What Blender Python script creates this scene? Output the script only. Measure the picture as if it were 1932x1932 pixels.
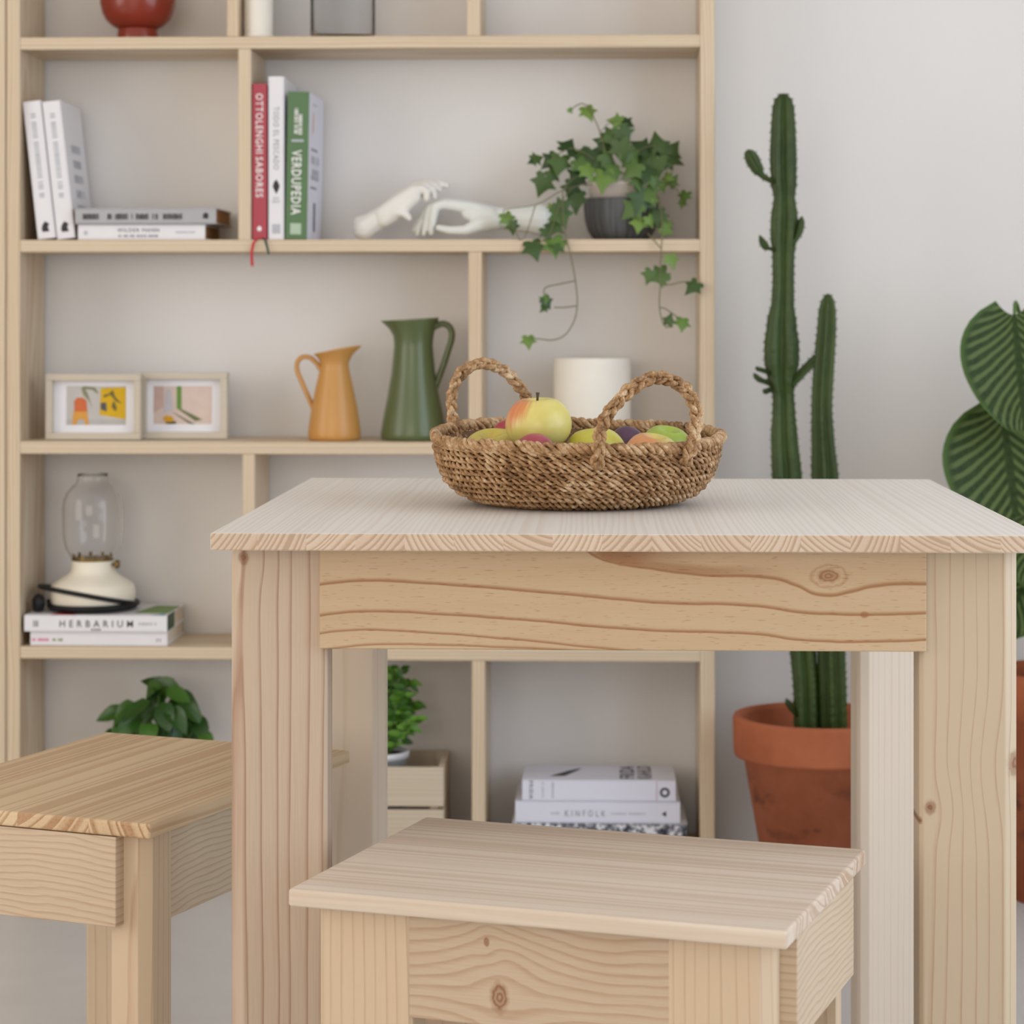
import bpy, bmesh, math, random
from mathutils import Vector, Matrix, noise as mnoise
R = math.radians
sin, cos, pi = math.sin, math.cos, math.pi
for o in list(bpy.data.objects): bpy.data.objects.remove(o)
C = bpy.context.scene.collection
scene = bpy.context.scene

# ------------------------------------------------------------------ camera
FPX, CU, HV, EYE = 4600.0, 966.0, 599.0, 0.956      # focal length in px of a 1932 px frame, principal column, horizon row, eye height (m)
YAW = math.atan(170.0 / FPX)
cam_d = bpy.data.cameras.new('camera'); cam = bpy.data.objects.new('camera', cam_d); C.objects.link(cam)
cam.location = (0, 0, EYE); cam.rotation_euler = (R(90), 0, YAW)
cam_d.sensor_width = 36; cam_d.sensor_fit = 'HORIZONTAL'; cam_d.lens = FPX * 36 / 1932
cam_d.shift_y = (HV - 966) / 1932
cam_d.clip_start = 0.05; cam_d.clip_end = 60
cam_d.dof.use_dof = True; cam_d.dof.focus_distance = 2.52; cam_d.dof.aperture_fstop = 9.5
scene.camera = cam

# ------------------------------------------------------------------ world, light, exposure
w = bpy.data.worlds.new('daylight'); scene.world = w; w.use_nodes = True
bg = w.node_tree.nodes['Background']; bg.inputs['Color'].default_value = (0.86, 0.93, 1.0, 1); bg.inputs['Strength'].default_value = 0.9

def window_light(name, loc, rot, sx, sy, watts, col):
    d = bpy.data.lights.new(name, 'AREA'); d.shape = 'RECTANGLE'; d.size = sx; d.size_y = sy; d.energy = watts; d.color = col
    o = bpy.data.objects.new(name, d); C.objects.link(o); o.location = loc; o.rotation_euler = rot
    return o
# room: x -3.4..1.85, y -2.6..4.345, z 0..2.75 ; windows in right, left and rear wall
WIN_R = (0.60, 3.00, 0.30, 2.45)     # y0 y1 z0 z1 in the right wall
WIN_L = (0.20, 2.60, 0.35, 2.45)     # y0 y1 z0 z1 in the left wall
WIN_F = (-2.6, 0.4, 0.5, 2.5)        # x0 x1 z0 z1 in the wall behind the camera
window_light('window_light_right', (1.93, 1.8, 1.375), (0, R(90), 0), 2.15, 2.4, 80, (0.78, 0.90, 1.06))
window_light('window_light_left', (-3.46, 1.4, 1.4), (0, R(-90), 0), 2.1, 2.4, 86, (1.0, 0.925, 0.84))
window_light('window_light_rear', (-1.1, -2.66, 1.5), (R(90), 0, 0), 3.0, 2.0, 112, (1.0, 0.905, 0.80))
vs = scene.view_settings
vs.view_transform = 'Standard'; vs.look = 'None'; vs.gamma = 1.0; vs.use_curve_mapping = False; vs.exposure = -0.74

# ------------------------------------------------------------------ helpers
def at(u, v, Y):
    """point of the room on the vertical plane y = Y that is seen at image position (u, v)"""
    a = (u - CU) / FPX
    dx, dy, dz = cos(YAW) * a - sin(YAW), sin(YAW) * a + cos(YAW), -(v - HV) / FPX
    k = Y / dy
    return Vector((dx * k, Y, EYE + dz * k))
def px(Y): return Y / FPX / cos(YAW)

def lin(c):
    r = []
    for x in c:
        x = x / 255.0
        r.append(x / 12.92 if x <= 0.04045 else ((x + 0.055) / 1.055) ** 2.4)
    return tuple(r) + (1.0,)

def wl(c, k=(0.80, 0.865, 1.0)):
    """unfinished pine: a little greyer than varnished timber"""
    r = lin(c); return (r[0]*k[0], r[1]*k[1], r[2]*k[2], 1.0)

class MB:
    def __init__(s, origin=(0, 0, 0)):
        s.v = []; s.f = []; s.sm = []; s.o = Vector(origin); s.uv = {}
    def add(s, vs, fs, smooth=False):
        b = len(s.v)
        s.v += [tuple(Vector(p) - s.o) for p in vs]
        for f in fs:
            s.f.append(tuple(i + b for i in f)); s.sm.append(smooth)
        return s
    def box(s, x0, x1, y0, y1, z0, z1):
        return s.add([(x0,y0,z0),(x1,y0,z0),(x1,y1,z0),(x0,y1,z0),(x0,y0,z1),(x1,y0,z1),(x1,y1,z1),(x0,y1,z1)],
                     [(3,2,1,0),(4,5,6,7),(0,1,5,4),(1,2,6,5),(2,3,7,6),(3,0,4,7)])
    def prism(s, poly, z0, z1):
        n = len(poly)
        return s.add([(x, y, z0) for x, y in poly] + [(x, y, z1) for x, y in poly],
                     [tuple(range(n))[::-1], tuple(range(n, 2*n))] + [(i, (i+1) % n, n+(i+1) % n, n+i) for i in range(n)])
    def panel(s, poly, y0, y1):        # polygon in x,z pushed through y0..y1
        n = len(poly)
        return s.add([(x, y0, z) for x, z in poly] + [(x, y1, z) for x, z in poly],
                     [tuple(range(n)), tuple(range(n, 2*n))[::-1]] + [(i, n+i, n+(i+1) % n, (i+1) % n) for i in range(n)])
    def lathe(s, prof, c=(0, 0, 0), n=40, fn=None, smooth=True):
        vs = []
        for k, (r, z) in enumerate(prof):
            for i in range(n):
                a = 2 * pi * i / n
                p = Vector((r * cos(a), r * sin(a), z))
                if fn: p = fn(p, a, k)
                vs.append(Vector(c) + p)
        fs = []
        for k in range(len(prof) - 1):
            for i in range(n):
                j = (i + 1) % n
                fs.append((k*n+i, k*n+j, (k+1)*n+j, (k+1)*n+i))
        if prof[0][0] > 1e-6: fs.append(tuple(range(n))[::-1])
        if prof[-1][0] > 1e-6: fs.append(tuple((len(prof)-1)*n + i for i in range(n)))
        return s.add(vs, fs, smooth)
    def tube(s, pts, rad, n=8, cap=True, flat=1.0, up=Vector((0, 0, 1)), closed=False, smooth=True, section=None):
        pts = [Vector(p) for p in pts]; m = len(pts); vs = []
        if not hasattr(rad, '__len__'): rad = [rad] * m
        prev = None
        for k in range(m):
            a = pts[(k-1) % m] if (closed or k > 0) else pts[k]
            b = pts[(k+1) % m] if (closed or k < m-1) else pts[k]
            t = (b - a)
            t = t.normalized() if t.length > 1e-9 else Vector((0, 0, 1))
            if prev is None:
                x = t.cross(up)
                if x.length < 1e-3: x = t.cross(Vector((1, 0, 0)))
                x.normalize()
            else:
                x = prev - t * prev.dot(t)
                if x.length < 1e-6: x = t.cross(up)
                x.normalize()
            prev = x; y = t.cross(x)
            for i in range(n):
                an = 2 * pi * i / n
                q = section(an, k) if section else 1.0
                vs.append(pts[k] + (x * cos(an) + y * sin(an) * flat) * rad[k] * q)
        fs = []
        for k in range(m if closed else m - 1):
            k2 = (k + 1) % m
            for i in range(n):
                j = (i + 1) % n
                fs.append((k*n+i, k*n+j, k2*n+j, k2*n+i))
        if cap and not closed:
            fs.append(tuple(range(n))[::-1]); fs.append(tuple((m-1)*n + i for i in range(n)))
        return s.add(vs, fs, smooth)
    def mesh(s, name):
        me = bpy.data.meshes.new(name); me.from_pydata(s.v, [], s.f)
        me.polygons.foreach_set('use_smooth', s.sm); me.update()
        return me
    def build(s, name, mat, parent=None, bevel=0.0, seg=2):
        me = s.mesh(name)
        bm = bmesh.new(); bm.from_mesh(me)
        bmesh.ops.recalc_face_normals(bm, faces=bm.faces)
        if bevel:
            bmesh.ops.bevel(bm, geom=list(bm.edges), offset=bevel, segments=seg, affect='EDGES', profile=0.5, clamp_overlap=True)
        bm.to_mesh(me); bm.free()
        return link(name, me, mat, parent)

def link(name, me, mat, parent=None):
    o = bpy.data.objects.new(name, me); C.objects.link(o)
    if mat is not None and len(me.materials) == 0: me.materials.append(mat)
    if parent is not None: o.parent = parent
    return o
def tag(o, label, cat, group=None):
    o['label'] = label; o['category'] = cat
    if group: o['group'] = group
    return o
def struct(o, label=None):
    o['kind'] = 'structure'
    if label: o['label'] = label
    return o
def thing(name, label, cat, loc=(0, 0, 0), rot=(0, 0, 0), group=None):
    o = bpy.data.objects.new(name, None); C.objects.link(o); o.empty_display_size = 0.05
    o.location = loc; o.rotation_euler = rot
    return tag(o, label, cat, group)

# ------------------------------------------------------------------ node helpers and materials
class NT:
    def __init__(s, name):
        s.m = bpy.data.materials.new(name); s.m.use_nodes = True; s.t = s.m.node_tree
        s.b = s.t.nodes['Principled BSDF']
    def node(s, ty, **kw):
        n = s.t.nodes.new(ty)
        for k, v in kw.items(): setattr(n, k, v)
        return n
    def put(s, sock, val):
        if isinstance(val, bpy.types.NodeSocket): s.t.links.new(val, sock)
        elif val is not None: sock.default_value = val
    def math(s, op, a, b=None, c=None, clamp=False):
        n = s.node('ShaderNodeMath', operation=op); n.use_clamp = clamp
        s.put(n.inputs[0], a)
        if b is not None: s.put(n.inputs[1], b)
        if c is not None: s.put(n.inputs[2], c)
        return n.outputs[0]
    def add(s, *a):
        r = a[0]
        for x in a[1:]: r = s.math('ADD', r, x)
        return r
    def mul(s, *a):
        r = a[0]
        for x in a[1:]: r = s.math('MULTIPLY', r, x)
        return r
    def sub(s, a, b): return s.math('SUBTRACT', a, b)
    def comb(s, x, y, z):
        n = s.node('ShaderNodeCombineXYZ'); s.put(n.inputs[0], x); s.put(n.inputs[1], y); s.put(n.inputs[2], z); return n.outputs[0]
    def sep(s, v):
        n = s.node('ShaderNodeSeparateXYZ'); s.put(n.inputs[0], v); return n.outputs
    def noise(s, vec, scale=1.0, detail=2.0, rough=0.5, dist=0.0):
        n = s.node('ShaderNodeTexNoise'); s.put(n.inputs['Vector'], vec)
        n.inputs['Scale'].default_value = scale; n.inputs['Detail'].default_value = detail
        n.inputs['Roughness'].default_value = rough; n.inputs['Distortion'].default_value = dist
        return n.outputs[0]
    def ramp(s, fac, stops, interp='LINEAR'):
        n = s.node('ShaderNodeValToRGB'); e = n.color_ramp.elements; n.color_ramp.interpolation = interp
        while len(e) < len(stops): e.new(0.5)
        for el, (p, c) in zip(e, stops):
            el.position = p; el.color = c if len(c) == 4 else tuple(c) + (1,)
        s.put(n.inputs[0], fac); return n.outputs[0]
    def smooth(s, x, a, b):
        n = s.node('ShaderNodeMapRange', interpolation_type='SMOOTHSTEP')
        s.put(n.inputs[0], x); n.inputs[1].default_value = a; n.inputs[2].default_value = b
        n.inputs[3].default_value = 0; n.inputs[4].default_value = 1
        return n.outputs[0]
    def mix(s, fac, a, b, mode='MIX'):
        n = s.node('ShaderNodeMix', data_type='RGBA', blend_type=mode)
        s.put(n.inputs[0], fac); s.put(n.inputs[6], a); s.put(n.inputs[7], b); return n.outputs[2]
    def coord(s, kind='Object'): return s.node('ShaderNodeTexCoord').outputs[kind]
    def rand(s): return s.node('ShaderNodeObjectInfo').outputs['Random']
    def bump(s, h, strength=0.2, dist=0.001):
        n = s.node('ShaderNodeBump'); n.inputs['Strength'].default_value = strength; n.inputs['Distance'].default_value = dist
        s.put(n.inputs['Height'], h); s.t.links.new(n.outputs[0], s.b.inputs['Normal'])
    def out(s, col=None, rough=0.5, spec=0.4, **kw):
        if col is not None: s.put(s.b.inputs['Base Color'], col)
        s.put(s.b.inputs['Roughness'], rough); s.put(s.b.inputs['Specular IOR Level'], spec)
        for k, v in kw.items(): s.put(s.b.inputs[k.replace('_', ' ')], v)
        return s.m

def plain(name, rgb, rough=0.5, spec=0.4, var=0.04, scale=30, **kw):
    n = NT(name); c = lin(rgb)
    z = n.noise(n.coord(), scale, 3)
    lo = tuple(x * (1 - var) for x in c[:3]) + (1,); hi = tuple(min(1, x * (1 + var)) for x in c[:3]) + (1,)
    return n.out(n.ramp(z, [(0.3, lo), (0.7, hi)]), rough, spec, **kw)

def wood(name, L='x', light=(220, 194, 160), dark=(190, 152, 112), freq=210, stave=0, sax='A', knots=(), warp=0.007,
         pith=(0.03, 0.07), rnd=0.12, rough=0.5, spec=0.35, sharp=0.62, fiber=0.35, seed=0.0, contrast=1.0, lsc=1.2, tone=0.5, off=0.0, sbase=0.0, endg=None, k=(0.80, 0.865, 1.0), thin=False, irreg=2.2):
    """solid pine: growth rings around a pith line that runs along axis L, so long faces show grain and end faces show arcs"""
    n = NT(name)
    s = n.sep(n.coord()); ax = {'x': (0, 1, 2), 'y': (1, 0, 2), 'z': (2, 0, 1)}[L]
    l, a, b = s[ax[0]], s[ax[1]], s[ax[2]]
    rv = n.math('ADD', n.mul(n.rand(), 7.31) if rnd else 0.0, seed)
    wn = n.node('ShaderNodeTexWhiteNoise', noise_dimensions='2D' if False else '3D')
    if stave:
        src = a if sax == 'A' else b
        cell = n.math('FLOOR', n.math('DIVIDE', n.add(src, off), stave))
        n.put(wn.inputs[0], n.comb(cell, rv, 3.7))
        cs = n.sep(wn.outputs['Color'])
        loc = n.sub(n.add(src, off), n.mul(n.add(cell, 0.5), stave))
        sg = n.sub(n.mul(n.math('GREATER_THAN', cs[0], 0.5), 2.0), 1.0)
        loc = n.add(loc, n.mul(sg, n.add(stave * 0.75, n.mul(cs[0], 0.07))))
        oth = n.sub(n.add(0.022, n.mul(cs[1], 0.075)), n.sub(b if sax == 'A' else a, sbase))
        A, B = loc, oth
        shift = n.mul(cs[2], 9.0)
        tint = cs[2]
    else:
        n.put(wn.inputs[0], n.comb(rv, 1.3, 8.1))
        cs = n.sep(wn.outputs['Color'])
        A = n.add(a, n.mul(n.sub(cs[0], 0.5), rnd), pith[0])
        B = n.add(b, n.mul(cs[1], rnd), pith[1])
        shift = n.mul(cs[2], 9.0) if rnd else 0.0
        tint = cs[2]
    ls = n.add(l, shift)
    ln = n.noise(n.comb(n.mul(ls, lsc), n.mul(A, 7.0), n.mul(B, 7.0)), 1.0, 2.0)
    ln2 = n.noise(n.comb(n.mul(ls, lsc * 7), n.mul(A, 30.0), n.mul(B, 30.0)), 1.0, 2.0)
    dA = n.add(n.mul(n.sub(ln, 0.5), warp * 6), n.mul(n.sub(ln2, 0.5), warp * 0.5))
    kmask = None
    for (kl, ka, kr) in knots:
        dl = n.math('DIVIDE', n.sub(l, kl), kr); da = n.math('DIVIDE', n.sub(a, ka), kr)
        g = n.math('EXPONENT', n.mul(n.add(n.mul(dl, dl, 0.05), n.mul(da, da, 0.09)), -1.0))
        dA = n.add(dA, n.mul(g, da, kr * -0.42))
        e = n.math('SQRT', n.add(n.mul(dl, dl, 0.6), n.mul(da, da)))
        e = n.add(e, n.mul(n.sub(n.noise(n.comb(n.mul(l, 160.0), n.mul(a, 160.0), 0.0), 1.0, 3.0), 0.5), 0.7))
        km = n.math('SUBTRACT', 1.0, n.smooth(e, 0.25, 1.15))
        rg = n.math('PINGPONG', n.mul(e, 2.2), 0.5)
        km = n.mul(km, n.add(0.62, n.mul(rg, 0.5)))
        kmask = km if kmask is None else n.math('MAXIMUM', kmask, km)
    A2 = n.add(A, dA); B2 = n.add(B, n.mul(dA, 0.5))
    r = n.math('SQRT', n.add(n.mul(A2, A2), n.mul(B2, B2)))
    irr = n.noise(n.comb(n.mul(r, 55.0), n.mul(tint, 37.0), n.mul(ls, 0.15)), 1.0, 2.0)
    t = n.math('FRACT', n.add(n.mul(r, freq), n.mul(irr, 0.9 if thin else irreg)))
    ring = n.ramp(t, [(0.0, (0.0,)*3), (0.70, (0.06,)*3), (0.86, (0.5,)*3), (0.94, (1,)*3), (1.0, (0.0,)*3)]) if thin else n.ramp(t, [(0.0, (0.05,)*3), (sharp * 0.6, (0.12,)*3), (min(0.94, sharp + 0.26), (1,)*3), (0.965, (0.9,)*3), (1.0, (0.05,)*3)], 'EASE')
    fib = n.noise(n.comb(n.mul(ls, 14.0), n.mul(a, 520.0), n.mul(b, 520.0)), 1.0, 2.0)
    big = n.noise(n.comb(n.mul(ls, 2.2), n.mul(A, 18.0), n.mul(B, 18.0)), 1.0, 2.0)
    f = n.add(n.mul(ring, contrast * 0.75), n.mul(n.sub(fib, 0.5), fiber), n.mul(n.sub(big, 0.5), 0.35), n.mul(n.sub(tint, 0.5), tone * 0.4))
    if endg:
        # cut ends soak up more and show their rings harder than the long faces
        nrm = n.node('ShaderNodeTexCoord').outputs['Normal']; ne = n.smooth(n.math('ABSOLUTE', n.sep(nrm)[ax[0]]), 0.5, 0.8)
        f = n.add(n.mul(f, n.add(endg[0], n.mul(ne, endg[1] - endg[0]))), n.mul(ne, endg[2]))
    col = n.ramp(f, [(0.0, wl(light, k)), (0.85, wl(dark, k)), (1.0, tuple(x * 0.8 for x in wl(dark, k)[:3]))])
    if kmask is not None:
        col = n.mix(n.math('MULTIPLY', kmask, 1.15, clamp=True), col, lin((128, 84, 50)))
    n.bump(n.add(n.mul(fib, 0.6), n.mul(ring, 0.4)), 0.10, 0.0006)
    return n.out(col, rough, spec)

M = {}
M['wall'] = plain('white_wall_paint', (232, 229, 226), 0.85, 0.2, 0.012, 3)
M['ceiling'] = plain('ceiling_paint', (236, 234, 231), 0.9, 0.2, 0.01, 3)
def floor_mat():
    n = NT('grey_microcement'); co = n.coord()
    a = n.noise(co, 1.6, 5, 0.6, 0.4); b = n.noise(co, 14, 4)
    f = n.add(n.mul(a, 0.7), n.mul(b, 0.3))
    col = n.ramp(f, [(0.3, lin((200, 197, 194))), (0.7, lin((212, 209, 206)))])
    n.bump(b, 0.05, 0.002)
    return n.out(col, 0.32, 0.45)
M['floor'] = floor_mat()
SH = dict(light=(226, 207, 178), dark=(202, 170, 132), contrast=0.7, freq=170, warp=0.008, sharp=0.5, k=(0.93, 0.94, 0.97))
M['shelf_x'] = wood('pine_shelf_horizontal', 'x', **SH)
M['shelf_z'] = wood('pine_shelf_vertical', 'z', **SH)
M['white'] = plain('white_print', (240, 238, 236), 0.6, 0.3, 0.01)
M['trim'] = plain('white_window_paint', (238, 237, 235), 0.5, 0.4, 0.01)

# ------------------------------------------------------------------ the room
YW = 4.345                      # face of the wall behind the shelves
XL, XR, YF, ZC = -3.4, 1.85, -2.6, 2.75
struct(MB().box(XL-.2, XR+.2, YF-.2, YW+.2, -0.12, 0.0).build('floor', M['floor']), 'smooth light grey cement floor')
struct(MB().box(XL-.2, XR+.2, YF-.2, YW+.2, ZC, ZC+.12).build('ceiling', M['ceiling']), 'white ceiling')
struct(MB().box(XL-.2, XR+.2, YW, YW+.15, 0, ZC).build('wall_back', M['wall']), 'plain white wall behind the shelves')
def holed_x(x0, x1, y0, y1, wn):
    m = MB()
    m.box(x0, x1, y0, wn[0], 0, ZC); m.box(x0, x1, wn[1], y1, 0, ZC)
    m.box(x0, x1, wn[0], wn[1], 0, wn[2]); m.box(x0, x1, wn[0], wn[1], wn[3], ZC)
    return m
struct(holed_x(XR, XR+.15, YF-.2, YW, WIN_R).build('wall_right', M['wall']))
struct(holed_x(XL-.15, XL, YF-.2, YW, WIN_L).build('wall_left', M['wall']))
mf = MB()
mf.box(XL, WIN_F[0], YF-.15, YF, 0, ZC); mf.box(WIN_F[1], XR, YF-.15, YF, 0, ZC)
mf.box(WIN_F[0], WIN_F[1], YF-.15, YF, 0, WIN_F[2]); mf.box(WIN_F[0], WIN_F[1], YF-.15, YF, WIN_F[3], ZC)
struct(mf.build('wall_front', M['wall']))
def window_x(name, x, wn):
    m = MB(); t = 0.05
    m.box(x-.03, x+.03, wn[0], wn[0]+t, wn[2], wn[3]); m.box(x-.03, x+.03, wn[1]-t, wn[1], wn[2], wn[3])
    m.box(x-.03, x+.03, wn[0]+t, wn[1]-t, wn[2], wn[2]+t); m.box(x-.03, x+.03, wn[0]+t, wn[1]-t, wn[3]-t, wn[3])
    yc = (wn[0] + wn[1]) / 2; m.box(x-.03, x+.03, yc-.035, yc+.035, wn[2]+t, wn[3]-t)
    return struct(m.build(name, M['trim']))
window_x('window_1', XR+.05-.02, WIN_R); window_x('window_2', XL-.03, WIN_L)
m = MB(); t = .05; y = YF - .03
m.box(WIN_F[0], WIN_F[0]+t, y-.03, y+.03, WIN_F[2], WIN_F[3]); m.box(WIN_F[1]-t, WIN_F[1], y-.03, y+.03, WIN_F[2], WIN_F[3])
m.box(WIN_F[0]+t, WIN_F[1]-t, y-.03, y+.03, WIN_F[2], WIN_F[2]+t); m.box(WIN_F[0]+t, WIN_F[1]-t, y-.03, y+.03, WIN_F[3]-t, WIN_F[3])
m.box(-1.135, -1.065, y-.03, y+.03, WIN_F[2]+t, WIN_F[3]-t)
struct(m.build('window_3', M['trim']))

# ------------------------------------------------------------------ the table
TX0, TX1, TY0, TY1, TZ = -0.374, 0.417, 2.317, 3.122, 0.75
TT = 0.0165
M['top_y'] = wood('pine_tabletop', 'y', light=(243, 232, 216), dark=(206, 174, 140), freq=185, k=(0.90, 0.93, 1.0), stave=0.047, sax='A', rough=0.42, spec=0.5,
                  contrast=0.95, warp=0.004, rnd=0, seed=2.0, tone=0.5, sharp=0.55, sbase=0.75, endg=(0.30, 0.60, 0.62), irreg=3.0)
M['leg_l'] = wood('pine_table_leg', 'z', light=(216, 191, 162), dark=(168, 124, 92), freq=80, pith=(0.385, -2.325), thin=True, k=(0.78, 0.80, 0.86), warp=0.004, contrast=0.9, rnd=0.012,
                  knots=((0.722, -0.349, 0.0065),))
M['leg_r'] = wood('pine_knotty_table_leg', 'z', light=(222, 195, 160), dark=(186, 138, 100), freq=95, pith=(-0.275, -2.33), thin=True, k=(0.74, 0.78, 0.84), warp=0.004, contrast=0.7, rnd=0.012,
                  knots=((0.484, 0.316, 0.0065), (0.471, 0.306, 0.0035), (0.525, 0.40, 0.012)))
M['leg_b'] = wood('pine_pale_table_leg', 'z', light=(228, 204, 172), dark=(205, 168, 128), freq=130, thin=True, k=(0.88, 0.94, 1.08), pith=(0.02, 0.12), warp=0.003, contrast=0.5, rnd=0.06)
M['apr_side'] = wood('pine_table_rail', 'y', freq=140, pith=(0.05, 0.03))

def apron_mat():
    """flat-sawn board: a few broad wandering growth lines and two knots"""
    n = NT('pine_flat_sawn_apron')
    s = n.sep(n.coord()); x, z = s[0], s[2]
    PXM = 2.36 / FPX
    def X(u): return at(u, 1140, 2.353).x
    x0, x1 = X(603), X(1748)
    fx = n.math('DIVIDE', n.sub(x, x0), x1 - x0)
    zt = at(1100, 1040, 2.353).z
    v = n.math('DIVIDE', n.sub(zt, z), 0.1025)             # 0 top edge .. 1 bottom edge
    cv = n.node('ShaderNodeFloatCurve'); c = cv.mapping.curves[0]
    pts = [(603, 1106), (650, 1100), (700, 1098), (850, 1105), (1000, 1116), (1250, 1137), (1430, 1143), (1520, 1155), (1640, 1158), (1748, 1155)]
    P = [((u - 603) / 1145.0, (q - 1040) / 200.0) for u, q in pts]
    while len(c.points) < len(P): c.points.new(0.5, 0.5)
    for pt, (a, b) in zip(c.points, P): pt.location = (a, b)
    cv.mapping.update(); n.put(cv.inputs['Value'], fx)
    wob = n.noise(n.comb(n.mul(x, 26.0), n.mul(z, 30.0), 0.0), 1.0, 3.0)
    d = n.add(n.sub(v, cv.outputs[0]), n.mul(n.sub(wob, 0.5), 0.022))     # 0 on the first line
    # lift of the upper grain around the big knot
    kx, kv = (1565 - 603) / 1145.0, (1085 - 1040) / 200.0
    kn = n.noise(n.comb(n.mul(x, 150.0), n.mul(z, 150.0), 3.0), 1.0, 3.0)
    def knot(kx, kv, rx, rv):
        a = n.math('DIVIDE', n.sub(fx, kx), rx); b = n.math('DIVIDE', n.sub(v, kv), rv)
        return n.add(n.math('SQRT', n.add(n.mul(a, a), n.mul(b, b))), n.mul(n.sub(kn, 0.5), 0.55))
    k1 = knot(kx, kv, 0.024, 0.085); k2 = knot((1632 - 603) / 1145.0, (1157 - 1040) / 200.0, 0.0085, 0.035)
    def line(val, w, soft):                                 # crisp lower side, soft upper side
        return n.mul(n.smooth(val, -soft, 0.0), n.sub(1.0, n.smooth(val, 0.0, w)))
    L1 = line(d, 0.013, 0.042)
    L2 = line(n.sub(n.add(d, n.mul(fx, 0.045)), 0.293), 0.011, 0.038)
    L3 = line(n.sub(n.sub(d, n.mul(fx, 0.02)), 0.462), 0.010, 0.030)
    L4 = line(n.sub(n.add(d, n.mul(fx, 0.25)), 0.625), 0.010, 0.028)
    # upper line with the long dark tongue: curve for its lower rim
    cu2 = n.node('ShaderNodeFloatCurve'); c2 = cu2.mapping.curves[0]
    pts2 = [(603, 1000), (1090, 1030), (1122, 1048), (1160, 1062), (1240, 1074), (1330, 1084), (1460, 1090), (1505, 1104), (1560, 1122), (1605, 1115), (1650, 1104), (1748, 1100)]
    P2 = [((u - 603) / 1145.0, (q - 990) / 250.0) for u, q in pts2]
    while len(c2.points) < len(P2): c2.points.new(0.5, 0.5)
    for pt, (a, b) in zip(c2.points, P2): pt.location = (a, b)
    cu2.mapping.update(); n.put(cu2.inputs['Value'], fx)
    lo = n.sub(n.mul(cu2.outputs[0], 1.25), 0.25)
    d2 = n.add(n.sub(v, lo), n.mul(n.sub(wob, 0.5), 0.02))
    L0 = n.mul(n.smooth(d2, -0.045, 0.0), n.sub(1.0, n.smooth(d2, 0.0, 0.02)))
    inside = n.mul(n.smooth(n.mul(d2, -1.0), -0.01, 0.02), n.sub(1.0, n.smooth(fx, 0.52, 0.66)), n.smooth(fx, 0.44, 0.47))
    near = n.sub(1.0, n.smooth(n.mul(d2, -1.0), 0.05, 0.12))            # band hugging the rim of the tongue
    far = n.mul(n.smooth(fx, 0.445, 0.465), n.sub(1.0, n.smooth(fx, 0.62, 0.80)), n.smooth(n.mul(d2, -1.0), -0.01, 0.02))
    tongue = n.math('MAXIMUM', n.mul(inside, 0.55), n.mul(far, near, 0.7))
    tip = n.mul(inside, n.sub(1.0, n.smooth(fx, 0.50, 0.63)))
    tongue = n.math('MAXIMUM', tongue, n.mul(tip, 0.95))
    vein = n.noise(n.comb(n.mul(x, 22.0), n.mul(z, 560.0), 2.0), 1.0, 2.0)
    pores = n.noise(n.comb(n.mul(x, 70.0), n.mul(z, 800.0), 5.0), 1.0, 1.0)
    broad = n.noise(n.comb(n.mul(x, 3.0), n.mul(z, 40.0), 1.0), 1.0, 2.0)
    f = n.math('MAXIMUM', n.math('MAXIMUM', L1, L2), n.math('MAXIMUM', n.mul(L3, 0.95), n.mul(L4, 0.9)))
    f = n.math('MAXIMUM', f, n.math('MAXIMUM', L0, tongue))
    fine = n.mul(n.smooth(pores, 0.64, 0.74), 0.5)
    f = n.math('MAXIMUM', f, n.mul(n.sub(1.0, n.math('ABSOLUTE', n.mul(n.sub(k1, 1.2), 5.0))), 0.45))
    base = n.ramp(n.add(n.mul(broad, 0.7), n.mul(vein, 0.3)), [(0.25, wl((218, 184, 140))), (0.75, wl((206, 168, 122)))])
    col = n.mix(n.math('ADD', n.mul(n.math('MAXIMUM', f, 0.0), 0.85), fine, clamp=True), base, wl((160, 102, 54)))
    kk = n.math('SUBTRACT', 1.0, n.smooth(k1, 0.5, 1.0)); kk2 = n.math('SUBTRACT', 1.0, n.smooth(k2, 0.5, 1.1))
    rg = n.math('PINGPONG', n.mul(k1, 2.6), 0.5)
    col = n.mix(n.mul(kk, n.add(0.45, rg)), col, lin((142, 92, 56)))
    col = n.mix(n.mul(kk2, 0.8), col, lin((150, 98, 60)))
    return n.out(col, 0.5, 0.35)
M['apron'] = apron_mat()

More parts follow.
